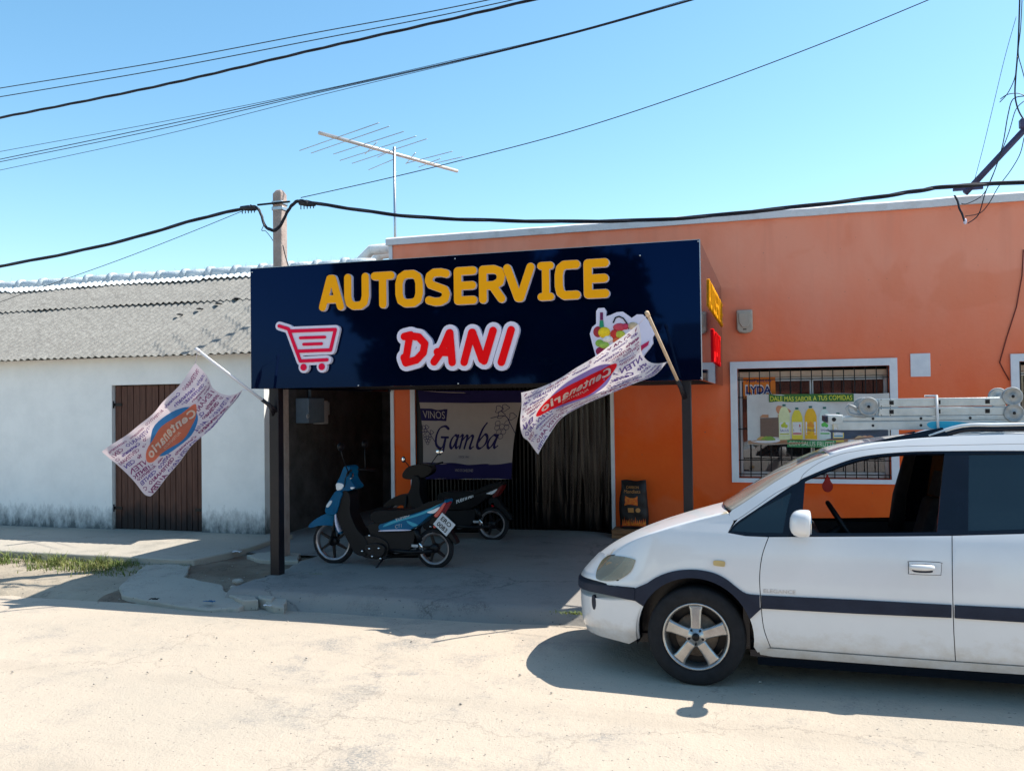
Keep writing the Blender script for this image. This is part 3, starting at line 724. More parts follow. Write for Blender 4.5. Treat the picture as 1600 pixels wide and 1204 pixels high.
for ch, a, c in [('A', 502, 541), ('U', 541.5, 580), ('T', 583, 620), ('O', 621, 664), ('S', 667, 706), ('E', 712, 748), ('R', 751, 792),
                 ('V', 789, 838), ('I', 842, 868), ('C', 869, 909), ('E', 914, 954)]:
    zt = sz(600, 427.5)+.012; zb = sz(600, 483)+.004
    # the row rises a little to the right
    dz = .0
    letter(ch, sx(a), sx(c), zb+dz, zt+dz, .078 if ch != 'I' else .07, FR, fp, M['amber'], M['lilac'])
# DANI, slanted brush caps traced from the sign
def trace(pts, org=(380, 380), s=4.0): return [(lambda v: (v.x, v.z))(at(org[0]+x/s, org[1]+y/s, 1, SY)) for x, y in pts]
dani = {
 'D': [[(1025, 590), (1075, 575)], [(1052, 580), (1030, 745)], [(1060, 578), (1110, 590), (1145, 625), (1135, 680), (1090, 730), (1035, 745), (1020, 720)]],
 'A': [[(1200, 745), (1240, 690), (1300, 570)], [(1300, 565), (1322, 748)], [(1215, 668), (1315, 672)]],
 'N': [[(1385, 748), (1425, 560)], [(1435, 570), (1475, 735)], [(1485, 740), (1520, 555)]],
 'I': [[]]}
dW = .085
z4 = lambda pts: trace(pts, (760, 360), 3.54)
DS = [[trace(s) for s in ([(1020, 585), (1060, 575)], [(1052, 592), (1028, 735)], [(1052, 580), (1110, 588), (1148, 630), (1138, 685), (1095, 730), (1030, 748), (1018, 715)])],
      [trace(s) for s in ([(1205, 742), (1235, 700), (1268, 640), (1300, 563)], [(1303, 562), (1318, 745)], [(1225, 680), (1305, 685)])],
      [trace(s) for s in ([(1390, 745), (1430, 560)], [(1435, 562), (1485, 738)], [(1490, 742), (1560, 562)])],
      [z4([(80, 735), (135, 560)])]]
# place N and I from the wider view: pixel columns 712-766 and 772-806
DS[2] = [[(lambda v: (v.x, v.z))(at(x, y, 1, SY)) for x, y in s] for s in ([(728, 566), (740, 520)], [(741, 520), (756, 562)], [(759, 564), (773, 517)])]
DS[3] = [[(lambda v: (v.x, v.z))(at(x, y, 1, SY)) for x, y in s] for s in ([(786, 566), (801, 516)],)]
for S in DS:
    A = [q for s in S for q in stroke(s, dW+.075)]; B = [q for s in S for q in stroke(s, dW-.012)]
    o = plate('letter', A, [], *FR, .045, M['lilac'], fp, off=.045+.0004*DS.index(S))
    plate('letter_face', B, [], *FR, .006, M['signred'], o, off=.053)
# trolley emblem
cart = [[(240, 519), (298, 537), (372, 737), (538, 729)], [(308, 551), (590, 541), (560, 668), (352, 676)]]
ci = [[(372, 593), (524, 588)], [(393, 633), (504, 629)]]
TC = [trace(s) for s in cart]; TI = [trace(s) for s in ci]
wheels = [trace([(392, 775)])[0], trace([(505, 772)])[0]]
A = [q for s in TC for q in stroke(s, .034+.055)]+[q for s in TC[1:] for q in stroke(s, .034+.055, closed=True)]+[trace([(300, 545), (595, 535), (562, 680), (352, 680)])]+[circ(*w_, .058) for w_ in wheels]
o = plate('trolley_emblem', A, [], *FR, .04, M['lilac'], fp, off=.04)
B = [q for s in TC for q in stroke(s, .034)]+[q for s in TI for q in stroke(s, .030)]+[circ(*w_, .034) for w_ in wheels]
plate('trolley_face', B, [], *FR, .006, M['cartred'], o, off=.048)
# grocery basket emblem
bk = lambda pts: trace(pts, (800, 470), 4.817)
out = bk([(640, 80), (655, 58), (700, 55), (716, 80), (712, 120), (745, 110), (795, 88), (840, 84), (880, 112), (905, 132), (945, 105), (990, 105), (1030, 150), (1045, 190), (1080, 200), (1090, 235),
          (1062, 275), (1066, 320), (1040, 360), (1005, 400), (985, 440), (960, 520), (900, 590), (700, 590), (650, 500), (632, 400), (612, 330), (592, 250), (610, 200), (640, 175)])
bo = plate('basket_emblem', [out], [], *FR, .04, M['lilac'], fp, off=.04)
def blob(name, x, y, rx, ry, col, lift=.008, n=20):
    c = bk([(x, y)])[0]; k = .00118
    mm = mat(name, col, .45, var=.2, scale=30)
    b = MB(); b.lathe([(1, 0), (.9, .6), (.6, .9), (0, 1)], (0, 0, 0), (0, -1, 0), n)
    b.v = [(c[0]+q[0]*rx*k, SY-.0425+q[1]*lift, c[1]+q[2]*ry*k) for q in b.v]
    return b.build(name, mm, bo)
for args in [('apple', 655, 235, 38, 42, (.35, .02, .03)), ('leaf', 665, 320, 32, 28, (.25, .42, .05)), ('ribbon', 680, 380, 45, 35, (.3, .01, .06)), ('pepper', 700, 240, 48, 42, (.85, .55, .01), .02),
             ('tomato', 775, 255, 30, 38, (.6, .03, .02), .018), ('onion', 815, 200, 50, 30, (.55, .05, .08), .016), ('radish', 860, 195, 28, 24, (.5, .03, .08), .02), ('garlic', 730, 290, 42, 26, (.8, .72, .66), .026),
             ('grapes', 820, 255, 38, 30, (.5, .5, .05), .022), ('lettuce', 700, 335, 40, 26, (.35, .5, .08), .022), ('bread', 915, 190, 40, 28, (.55, .4, .25), .02), ('chilli', 795, 300, 30, 26, (.7, .12, .03), .024)]:
    blob(*args)
plate('bottle', [bk([(668, 150), (694, 150), (700, 205), (664, 205)])], [], *FR, .004, mat('bottle green', (.02, .25, .13), .3), bo, off=.045)
plate('bottle_top', [bk([(670, 90), (692, 90), (692, 148), (670, 148)])], [], *FR, .004, mat('bottle cap', (.15, .01, .08), .3), bo, off=.045)
plate('ribbon_band', [bk([(965, 345), (1038, 302), (1030, 335), (990, 365), (965, 400)])], [], *FR, .004, mat('ribbon red', (.5, .01, .08), .4), bo, off=.045)
plate('handle', stroke(bk([(770, 165), (785, 130), (812, 120), (845, 135), (870, 170), (885, 210)]), .012), [], *FR, .004, M['dark'], bo, off=.047)
# side panel lettering (reads going away from the street)
FS = ((SX1+.001, 0, 0), (0, 1, 0), (0, 0, 1))
def side(px, py): q = at(px, py, 0, SX1); return q.y, q.z
y0 = side(1105.5, 437)[0]; y1 = side(1127.5, 470)[0]; zt = side(1105.5, 434)[1]; zb = side(1105.5, 478)[1]
pos = 0; wd = dict(I=.7, T=.95); word = 'AUTOSERVICE'; tot = sum(wd.get(c, 1) for c in word)
for ch in word:
    w_ = wd.get(ch, 1); a = y0+(y1-y0)*pos/tot; c = y0+(y1-y0)*(pos+w_*.86)/tot; pos += w_
    letter(ch, a, c, zb, zt, .036, FS, spn, M['amber'], M['amber'], depth=.006)
ya, zt = side(1112.5, 513); yb, _ = side(1125.5, 540); zb = side(1112.5, 565)[1]
DN = {'D': [[(0, 0), (0, 1), (.6, .95), (1, .6), (.95, .3), (.6, .02), (0, 0)]], 'N': [[(0, 0), (0, 1), (1, 0), (1, 1)]]}
LET.update(DN)
L4 = (yb-ya)/4
for i, ch in enumerate('DANI'):
    letter(ch if ch != 'I' else 'I', ya+i*L4, ya+i*L4+L4*(.85 if ch != 'I' else .5), zb, zt, .045, FS, spn, M['signred'], M['signred'], depth=.008)

# ------------------------------------------------------------------ white people carrier
CX0, CY0 = -1.36, 6.475            # nose and centre line in the world; local x runs to the rear, local -y is the near side
_plan = crom([(0, 0), (.012, .25), (.045, .45), (.115, .62), (.26, .755), (.50, .832), (.87, .862), (1.5, .871), (2.4, .871), (3.2, .862), (3.75, .835), (4.1, .775), (4.245, .65), (4.30, .4), (4.317, 0)], 16)
PX = np.array([p[0] for p in _plan]); PY = np.array([p[1] for p in _plan])
PUU = np.concatenate([[0], np.cumsum(np.hypot(np.diff(PX), np.diff(PY)))]); UEND = PUU[-1]
_tx_ = np.gradient(PX, PUU); _ty_ = np.gradient(PY, PUU); _l = np.hypot(_tx_, _ty_); NX = -_ty_/_l; NY = _tx_/_l
def prof(tab, z):
    zs, ds = tab
    return float(np.interp(z, zs, ds))
def smooth_tab(zs, ds):
    zz = []; dd = []
    for a, b in crom(list(zip(zs, ds)), 8): zz.append(a); dd.append(b)
    return np.array(zz), np.array(dd)
TS = smooth_tab([.1, .2, .30, .45, .62, .75, .86, .93, .98, 1.03, 1.2, 1.4, 1.5, 1.62, 1.75], [.12, .06, .022, .004, .0, .004, .014, .028, .045, .066, .118, .192, .235, .30, .38])
TF = smooth_tab([.1, .2, .30, .45, .6, .67, .75, .82, .90, 1.0, 1.2, 1.7], [.12, .06, .012, 0, 0, .045, .12, .19, .31, .52, 1.0, 1.6])
TR = smooth_tab([.1, .2, .30, .45, .6, .75, .95, 1.1, 1.5, 1.62, 1.75], [.12, .06, .01, 0, .0, .02, .04, .09, .22, .27, .35])
def surf(u, z, off=0):
    """body surface: u is the length along the plan outline from the nose (+ = near side), z the height"""
    s = 1 if u >= 0 else -1; a = min(abs(u), UEND)
    x = float(np.interp(a, PUU, PX)); y = float(np.interp(a, PUU, PY)); nx = float(np.interp(a, PUU, NX)); ny = float(np.interp(a, PUU, NY))
    wf = 1-sstep(.0, .62, x); wr = sstep(3.7, 4.3, x)
    d = prof(TF, z)*wf+prof(TR, z)*wr+prof(TS, z)*(1-wf-wr)-off
    return Vector((x-nx*d, -s*(y-ny*d), z))
_zc = {}
def hwtab(z):
    k = round(z, 3)
    if k not in _zc:
        P = [surf(u, k) for u in PUU]; _zc[k] = (np.array([p.x for p in P]), np.array([-p.y for p in P]))
    return _zc[k]
def UX(x, z=.6):
    X, Y = hwtab(z); i = int(np.argmax(Y > .3)) if False else 0
    return float(np.interp(x, np.maximum.accumulate(X), PUU))
CROLL = Matrix.Rotation(R(-3.2), 3, 'X'); CTZ = -.048     # the road falls towards the kerb and the car leans with it
def W2L(p): return CROLL.inverted() @ (Vector(p)-Vector((CX0, CY0, CTZ)))
def S(px, py):
    """photo pixel -> (u, z) where its ray meets the near side of the body"""
    d = CROLL.inverted() @ (CR*((px-800)/FPX)-CU*((py-602)/FPX)+CF); o = W2L(CC)
    t = 4.4; st = .02; prev = None
    def val(t):
        p = o+d*t; X, Y = hwtab(p.z)
        if p.x < X[0] or p.x > X[-1]: return -1, p
        return float(np.interp(p.x, np.maximum.accumulate(X), Y))-(-p.y), p
    while t < 9:
        v, p = val(t)
        if v > 0:
            lo, hi = t-st, t
            for _ in range(12):
                m = (lo+hi)/2
                if val(m)[0] > 0: hi = m
                else: lo = m
            v, p = val(hi); X, Y = hwtab(p.z)
            return (float(np.interp(p.x, np.maximum.accumulate(X), PUU)), p.z)
        t += st
    # missed: nearest approach
    best = max(((val(4.4+.01*i)[0], 4.4+.01*i) for i in range(300)))
    p = o+d*best[1]; return (UX(max(p.x, .02), p.z), p.z)
def shrink(poly, d):
    n = len(poly); out = []
    ar = sum(poly[i][0]*poly[(i+1) % n][1]-poly[(i+1) % n][0]*poly[i][1] for i in range(n)); sg = 1 if ar > 0 else -1
    for i in range(n):
        a = Vector(poly[i-1]); b = Vector(poly[i]); c = Vector(poly[(i+1) % n])
        e1 = (b-a); e2 = (c-b)
        if e1.length < 1e-6 or e2.length < 1e-6: out.append(tuple(b)); continue
        n1 = Vector((-e1.y, e1.x)).normalized()*sg; n2 = Vector((-e2.y, e2.x)).normalized()*sg
        m = n1+n2
        if m.length < .3: m = n1
        m.normalize(); k = d/max(.4, m.dot(n1)); out.append(tuple(b+m*k))
    return out
CARW = empty('people_carrier', (CX0, CY0, 0), 'white people carrier parked on the road with its front window open', 'car')
M['carwhite'] = mat('car paint', (.66, .66, .67), .24, var=.05, scale=1.2, coat=.6, spec=.5,
                    dirt=dict(col=(.36, .27, .17), z0=.05, z1=.55, scale=8, lo=.85, hi=1.5, amt=.8, st=(1, 1, 1.4)))
M['carclad'] = mat('cladding', (.006, .011, .027), .5, col2=(.012, .019, .04), scale=7, bump=.1, bscale=150, spec=.25)
M['cardark'] = mat('car dark trim', (.004, .006, .013), .25, var=.2, spec=.3)
M['bonnetw'] = mat('bonnet paint', (.64, .64, .65), .3, col2=(.50, .40, .27), scale=3.2, thr=(.60, .63), coat=.4)
M['carin'] = mat('car interior', (.035, .035, .04), .8, var=.2, scale=20)
M['seat'] = mat('seat fabric', (.05, .05, .055), .9, var=.3, scale=40)
M['liner'] = mat('grey headliner', (.18, .17, .16), .9)
M['gclear'] = glass('clear glass', (.75, .82, .8), .06, .05)
M['gws'] = glass('windscreen glass', (.6, .62, .58), .7, .06, (.46, .42, .36))
M['gdark'] = glass('tinted glass', (.20, .27, .27), .22, .08, (.02, .035, .04))
M['lamp'] = mat('headlamp', (.22, .19, .10), .12, col2=(.34, .31, .22), scale=6, coat=1, spec=.8)
def to_world(p): return (CX0+p.x, CY0+p.y, p.z)
def panel(name, poly, m, parent=CARW, holes=(), off=0, thick=.018, grid=.045, gap=.0025, mirror=False):
    if gap: poly = shrink(poly, gap)
    V, F = fill([poly], list(holes), grid)
    s = -1 if mirror else 1
    def N(u, z):
        e = 1e-3; a = surf(u+e, z)-surf(u-e, z); b = surf(u, z+e)-surf(u, z-e); n = a.cross(b); n.normalize()
        c = surf(u, z); q = Vector((c.x-2.1, c.y*2, 0)); return n if n.dot(q) > 0 else -n
    n0 = [N(s*a, c) for a, c in V]; P = [surf(s*a, c, off) for a, c in V]
    n = len(V); cnt = set()
    for f in F:
        for i in range(3): cnt.add((f[i], f[(i+1) % 3]))
    rim = [e for e in cnt if (e[1], e[0]) not in cnt]
    B = [p-q*thick for p, q in zip(P, n0)]
    vs = [to_world(p) for p in P+B]; nrm = list(n0)+[-q for q in n0]
    fs = list(F)+[tuple(i+n for i in f[::-1]) for f in F]
    for a, b in rim:
        k = len(vs); e = P[b]-P[a]; rn = e.cross(n0[a])
        rn = rn.normalized() if rn.length > 1e-9 else n0[a]
        vs += [to_world(q) for q in (P[b], P[a], B[a], B[b])]; nrm += [rn]*4; fs.append((k, k+1, k+2, k+3))
    if mirror: pass
    me = bpy.data.meshes.new(name); me.from_pydata(vs, [], fs)
    me.polygons.foreach_set('use_smooth', [True]*len(fs))
    # orientation check on the first front face
    me.update(); f0 = me.polygons[0]
    if Vector(f0.normal).dot(n0[F[0][0]]) < 0:
        me.flip_normals(); me.update()
    me.normals_split_custom_set_from_vertices([tuple(q) for q in nrm])
    return link(name, me, m, parent)
def both(name, poly, m, **k):
    a = panel(name, poly, m, **k); b = panel(name, poly, m, mirror=True, **k); return a, b
def px(pts, n=0, closed=False):
    q = [S(*p) for p in pts]
    return crom(q, n, closed) if n else q
def arc(cx, cz, r, a0, a1, n=28):
    return [(UX(cx+r*math.cos(a0+(a1-a0)*i/n), .5), cz+r*math.sin(a0+(a1-a0)*i/n)) for i in range(n+1)]
AX, AZ, AR = .862, .315, .362           # front arch
BX = AX+2.694                            # rear arch
fa = arc(AX, AZ, AR, R(-8), R(188)); ra = arc(BX, AZ, AR, R(-8), R(188))
# key curves (u, z)
hood_edge = px([(958, 869), (975, 854), (1000, 841), (1040, 827), (1085, 814), (1119, 805.5), (1138, 801)], 5)
apillar = px([(1143, 797), (1162, 785), (1184, 770.5), (1218, 748), (1257, 726), (1305, 707), (1341, 698.5), (1377, 692.5), (1430, 686), (1490, 681.5), (1560, 679.5), (1600, 679)], 5)
zl = apillar[-1][1]
apillar += crom([apillar[-1], (UX(3.2, 1.5), zl), (UX(3.8, 1.5), zl-.01), (UX(4.02, 1.4), zl-.05), (UX(4.12, 1.3), 1.45)], 5)[1:]
apillar += crom([apillar[-1], (UEND-.42, 1.3), (UEND-.40, 1.15), (UEND-.40, 1.0)], 4)[1:]
seam = px([(1139, 802), (1147, 814), (1137, 832)])
wintop = px([(1137, 832), (1150, 817), (1180, 796.5), (1212, 775), (1250, 750), (1262, 744), (1295, 730), (1333, 716.5), (1371, 709.5), (1424, 705.5), (1476, 704.5), (1540, 704), (1600, 704)], 4)
wt = wintop[-1][1]
wintop += [(UX(3.1, 1.4), wt), (UX(3.6, 1.4), wt-.01), (UX(3.85, 1.3), wt-.07)]
belt = px([(1137, 832), (1165, 836.5), (1200, 838), (1300, 837.5), (1400, 837), (1486, 836), (1600, 833)])
bz = belt[-1][1]
belt += [(UX(3.2, 1.0), bz+.02), (UX(3.9, 1.0), bz+.04)]
door_front = px([(1201, 838), (1191, 867), (1187, 899), (1188.5, 935), (1193, 979), (1204, 1011)], 5)
door_rear = px([(1487.6, 836), (1488, 900), (1489, 942), (1490.5, 990), (1493, 1032.4)])
def zat(curve, u): return float(np.interp(u, [c[0] for c in curve], [c[1] for c in curve]))
zrock = .225
# bumper (one wrap-round piece), its dark strip, fascia, lamps
ub = fa[-1][0]-.0
UB = UX(.49, .5)
sz0, sz1 = S(985, 935)[1], S(985, 917.5)[1]
strip_front = px([(1019, 938), (1019, 920)])
arch_front = [p for p in fa if p[0] < UX(AX, .5)][::-1]        # from low front up and over
lowf = [p for p in arch_front if p[1] <= sz0-.01][:]
lowf.sort(key=lambda p: p[1])
bump = [(0, .25), (UX(.2), .235), (UX(.42), .215)]+lowf+[(lowf[-1][0], sz0)]+[(0, sz0)]
bl = bump+[]
full = [(u, z) for u, z in bump if u > 0]+[]
def wrap(poly_half):      # mirror a half outline (starting and ending on u = 0) into the full nose
    h = [p for p in poly_half]
    return h+[(-u, z) for u, z in h[::-1] if u > 1e-6]
bmpoly = [(0, .25), (UX(.2), .235), (UX(.42), .215)]+lowf+[(UX(.505), sz0), (0, sz0)]
panel('bumper', wrap(bmpoly), M['carwhite'], grid=.05)
panel('bumper_strip', wrap([(0, sz0-.01), (UX(.485), sz0-.008), (UX(.485), sz1), (UX(.3), sz1), (0, sz1)]), M['carclad'], off=.016, grid=.05, gap=0)
he0 = hood_edge[0]
head = px([(934, 904), (932, 897), (936, 884), (944, 872), (955, 867.5), (975, 869), (991, 873), (992, 878), (985, 893), (971, 903), (962, 906), (945, 907)])
head_in = (UX(.10, .75)*.9)
hc = crom(head, 4, True)
M['lens_h'] = glass('lamp lens', (.9, .78, .58), .45, .10, (.44, .35, .20))
M['reflector'] = mat('lamp reflector', (.36, .28, .17), .3, .4, var=.3, scale=14)
for mi in (False, True):
    hl = panel('headlight', hc, M['lens_h'], off=.006, grid=.03, mirror=mi, gap=0, thick=.003)
    panel('lamp_bowl', shrink(hc, .004), M['reflector'], hl, off=-.035, grid=.03, mirror=mi, gap=0)
    hx0 = sum(p[0] for p in hc)/len(hc); hz0 = sum(p[1] for p in hc)/len(hc)
    for k_, (dx_, r_) in enumerate(((-.035, .042), (.05, .036))):
        c_ = surf((hx0+dx_)*(-1 if mi else 1), hz0, -.02); n_ = (c_-surf((hx0+dx_)*(-1 if mi else 1), hz0, -.05)).normalized()
        b = MB(); b.lathe([(r_, .012), (r_*.9, .0), (r_*.6, -.012), (r_*.15, -.016), (r_*.12, .004), (0, .006)], to_world(c_), tuple(n_), 20); b.build('reflector_ring', M['chrome'], hl)
hh = shrink(hc, -.006)
for mi in (False, True): panel('lamp_surround', hh, M['cardark'], off=-.002, grid=.04, mirror=mi, gap=0)
gz = he0[1]
panel('grille', wrap([(0, sz1), (.36, sz1), (.42, gz-.01), (.2, gz-.09), (0, gz-.105)]), M['cardark'], off=-.006, grid=.05, gap=0)
both('front_corner', [(.36, sz1), (UX(.36, .7), sz1), (UX(.36, .75), gz-.005), (.42, gz-.005)], M['carwhite'], off=-.0, gap=.001, grid=.04)
fo = S(928, 940)
both('fog_slot', [(fo[0]+.02*math.cos(R(a)), fo[1]+.05*math.sin(R(a))) for a in range(0, 360, 20)], M['carclad'], off=.004, grid=.03, gap=0)
# fender
fen_front = px([(962, 906), (961, 916)])
up = [he0]+hood_edge+[(seam[0][0], seam[0][1]), seam[1]]
fstart = UX(.30, .69)
fender = [(fstart, sz1+.0)]+[he0 if False else (he0[0]-.005, he0[1])]+hood_edge+seam+[p for p in belt if p[0] < door_front[0][0]]+door_front+[(UX(AX+AR+.02), S(1190, 1020)[1])]
# arch side, from rear low over the top to the strip height at front
ar = [p for p in fa if p[1] > .2]
arr = [p for p in fa if not (p[0] < UX(AX, .5) and p[1] < sz0)]
fender += arr+[(UX(.48), sz0), (UX(.48), sz1)]
both('fender', fender, M['carwhite'], grid=.045)
# arch cladding joined to the side strip
outer_ = [(UX(.487), sz1)]+px([(1012, 910), (1026, 901), (1043.5, 894), (1062, 890), (1082, 889), (1102, 891), (1121, 896.5), (1137, 905.5), (1150, 916), (1166, 926.5), (1188, 929)], 3)
clad = [p for p in outer_]+[(door_front[0][0]-.0, 0)][:0]
dfu = S(1188, 940)[0]-.004
clad = outer_[:-1]+[(dfu, S(1188, 929)[1]), (dfu, S(1188, 949)[1]), (UX(AX+AR+.05), S(1178, 949)[1])]
clad += [p for p in fa if p[1] > .40 and p[0] > UX(AX, .5)]+[p for p in fa if p[0] <= UX(AX, .5) and p[1] > sz0-.05]+[(UX(.487), sz0-.008)]
both('arch_cladding', clad, M['carclad'], off=.013, thick=.03, grid=.04, gap=0)
inr = [(UX(AX+AR*1.0+.03), .21), (UX(AX+AR+.045), .34)]+[(UX(AX+(AR+.035)*math.cos(t)), AZ+(AR+.035)*math.sin(t)) for t in [R(a) for a in range(15, 60, 8)]]
# doors
top1 = [p for p in belt if door_front[0][0]+.01 < p[0] < door_rear[0][0]-.01]
FARD = .03
fd = door_front[:1]+top1+door_rear+[S(1400, 1025.8), S(1300, 1018.5)]+door_front[1:][::-1]
for mi in (False, True):
    d1 = panel('front_door', [(u, min(z, bz-FARD-.03)) for u, z in fd] if mi else fd, M['carwhite'], mirror=mi, grid=.05)
    zs_ = [S(1189, 929), S(1338, 936), S(1486.5, 944), S(1486.5, 964.5), S(1338, 958), S(1190, 950)]
    panel('side_strip', zs_, M['carclad'], d1, off=.013, mirror=mi, gap=.001)
    hp = [S(1428, 886), S(1457, 886)]
    if True:
        hx, hz = (hp[0][0]+hp[1][0])/2, hp[0][1]
        panel('handle_cup', crom([(hx-.08, hz+.022), (hx-.07, hz+.036), (hx+.09, hz+.036), (hx+.1, hz+.02), (hx+.095, hz-.032), (hx+.08, hz-.04), (hx-.07, hz-.04), (hx-.082, hz-.028)], 3, True), M['carwhite'], d1, off=.005, mirror=mi, gap=.003)
        panel('handle_gap', crom([(hx-.08, hz+.022), (hx-.07, hz+.036), (hx+.09, hz+.036), (hx+.1, hz+.02), (hx+.095, hz-.032), (hx+.08, hz-.04), (hx-.07, hz-.04), (hx-.082, hz-.028)], 3, True), M['cardark'], d1, off=.0015, mirror=mi, gap=0)
        panel('handle_pocket', crom([(hx-.065, hz+.0), (hx-.06, hz+.02), (hx+.045, hz+.02), (hx+.05, hz-.01), (hx+.04, hz-.026), (hx-.05, hz-.026)], 3, True), M['carclad'], d1, off=.0065, mirror=mi, gap=0)
        c = surf(hx-.01 if not mi else -(hx-.01), hz); sg = -1 if not mi else 1
        b = MB(); n = 10
        b.tube([to_world(c+Vector((-.062+.124*i/n, sg*(.012+.016*math.sin(PI*i/n)**.5), .004))) for i in range(n+1)], [.015+.004*math.sin(PI*i/n) for i in range(n+1)], 10)
        b.build('handle', M['carwhite'], d1)
# rear door and quarter (mostly outside the picture)
du = door_rear[0][0]; dz = [p[1] for p in door_rear]
rbot = zat([door_rear[-1], (UX(3.2), .20)], 0)
rd_end = [(UX(3.28), bz+.02), (UX(3.26), .75), (UX(3.14), .62)]
rra = [(UX(BX+(AR+.04)*math.cos(t)), AZ+(AR+.04)*math.sin(t)) for t in [R(a) for a in range(125, 186, 10)]]
rd_ = door_rear+[S(1598, 1039.5), (UX(3.06), S(1598, 1039.5)[1])]+rra[::-1]+[(UX(3.26), .75), (UX(3.28), bz+.015)]+[p for p in belt if door_rear[0][0]+.01 < p[0] < UX(3.2)][::-1]
for mi in (False, True):
    d2 = panel('rear_door', rd_, M['carwhite'], mirror=mi, grid=.06)
    zs_ = [S(1491.5, 944.3), S(1598, 949.5), (UX(3.1), S(1598, 949.5)[1]-.004), (UX(3.1), S(1598, 971.5)[1]-.004), S(1598, 971.5), S(1491.5, 965)]
    panel('side_strip', zs_, M['carclad'], d2, off=.013, mirror=mi, gap=.001)
ar2 = [p for p in ra if p[1] > .22]
q = [(UX(3.28), bz+.015), (UX(3.26), .75)]+rra[:-1]+[p for p in ra if p[1] > .3][::-1]+[(UX(BX+AR+.02), .28), (UEND, .28), (UEND, bz+.03), (UX(3.9, 1.0), bz+.035)]
for mi in (False, True): panel('rear_quarter', q, M['carwhite'], mirror=mi, grid=.07)
# rocker
rk = [(UX(AX+AR+.02), S(1205, 1014)[1]), S(1205, 1012), S(1300, 1019.5), S(1400, 1026.8), S(1493, 1033.4), S(1598, 1040.5), (UX(3.08), S(1598, 1040.5)[1]), (UX(3.1), S(1598, 1053)[1]), S(1598, 1054), S(1493, 1047), S(1400, 1040.5), S(1300, 1033), S(1207, 1026), (UX(AX+AR+.035), S(1207, 1024)[1])]
both('rocker', rk, M['carwhite'], off=-.004, grid=.06)
both('sill_skirt', [(UX(1.24), .24), (UX(3.1), .22), (UX(3.1), .12), (UX(1.24), .13)], M['cardark'], off=-.05, grid=.08)
# greenhouse: roof side / A pillar strip, door frame, dark surround with openings, glass
ap_part = [p for p in apillar]
iu = len(wintop)
seamline = px([(1139, 802), (1147, 813), (1176, 795), (1212, 770), (1247, 752), (1256, 740), (1275, 725.5), (1300, 713.5), (1333, 705), (1394, 698), (1495, 695), (1600, 693)], 4)
sl = seamline+[(UX(3.1, 1.45), seamline[-1][1]), (UX(3.75, 1.4), seamline[-1][1]-.012), (UX(3.98, 1.35), seamline[-1][1]-.09)]
roofp = [p for p in apillar if p[1] > 1.44 or p[0] < UX(2, 1.4)]
both('roof_side', roofp+sl[::-1], M['carwhite'], grid=.05, gap=.0015)
winpoly_top = [p for p in wintop]
both('door_frame', [p for p in sl if p[0] > seam[1][0]]+winpoly_top[::-1], M['carwhite'], grid=.05, gap=.0015)
quarter = px([(1142, 829.5), (1150, 819.5), (1187, 795), (1237, 768), (1229, 800), (1223, 832.5), (1180, 832)])
frontw = px([(1258, 752.5), (1262, 748), (1295, 735), (1333, 721.5), (1371, 713), (1424, 708.5), (1476, 708)], 3)+px([(1470, 770), (1464, 831), (1350, 832.5), (1252, 832.5), (1255, 790)])
rearw = px([(1514, 709), (1600, 708.5)])+[(UX(3.0, 1.4), wt-.025), (UX(3.22, 1.2), wt-.06), (UX(3.2, 1.0), bz+.055)]+px([(1600, 827), (1513, 829.5)])
rear2 = [(UX(3.34, 1.4), wt-.03), (UX(3.62, 1.4), wt-.04), (UX(3.82, 1.2), bz+.08), (UX(3.34, 1.0), bz+.055)]
sur = wintop+belt[::-1]
for mi in (False, True):
    fw = [(u, z if z > 1.1 else z-FARD) for u, z in frontw] if mi else frontw
    sr = panel('window_surround', sur if not mi else wintop+[(u, z-FARD-.03) for u, z in belt[::-1]], M['cardark'], holes=[quarter, fw, rearw, rear2], mirror=mi, off=-.004, thick=.03, grid=.05, gap=0)
    panel('quarter_window', quarter, M['gdark'] if not mi else M['gclear'], sr, mirror=mi, off=-.012, thick=.004, gap=0, grid=.08)
    panel('rear_window', rearw, M['gdark'], sr, mirror=mi, off=-.012, thick=.004, gap=0, grid=.08)
    panel('rear_window', rear2, M['gdark'], sr, mirror=mi, off=-.012, thick=.004, gap=0, grid=.08)
# pillar seam between the two doors
# loft pieces: bonnet, windscreen, roof, tailgate
def loft(name, rows, m, parent=CARW, thick=.012, n=16):
    """rows: list of functions t in [-1,1] -> Vector (local)"""
    b = MB(); vs = [to_world(r_(-1+2*j/n)) for r_ in rows for j in range(n+1)]
    k = len(rows)
    b.add(vs, [(i*(n+1)+j, i*(n+1)+j+1, (i+1)*(n+1)+j+1, (i+1)*(n+1)+j) for i in range(k-1) for j in range(n)], True)
    o = b.build(name, m, parent)
    so = o.modifiers.new('s', 'SOLIDIFY'); so.thickness = thick; so.offset = -1
    # make the outside face up/forward
    if sum(p.normal.z for p in o.data.polygons) < 0: o.data.flip_normals()
    return o
def edge_row(p, bow=0, crown=0, inset=0):
    e = surf(p[0], p[1])
    def f(t):
        c = 1-abs(t)**2.4
        return Vector((e.x-bow*c, (e.y+inset if e.y < 0 else e.y-inset)*(-t) if False else (abs(e.y)-inset)*t, e.z+crown*c))
    return f
E0 = surf(*he0); rows = []
K = len(hood_edge)
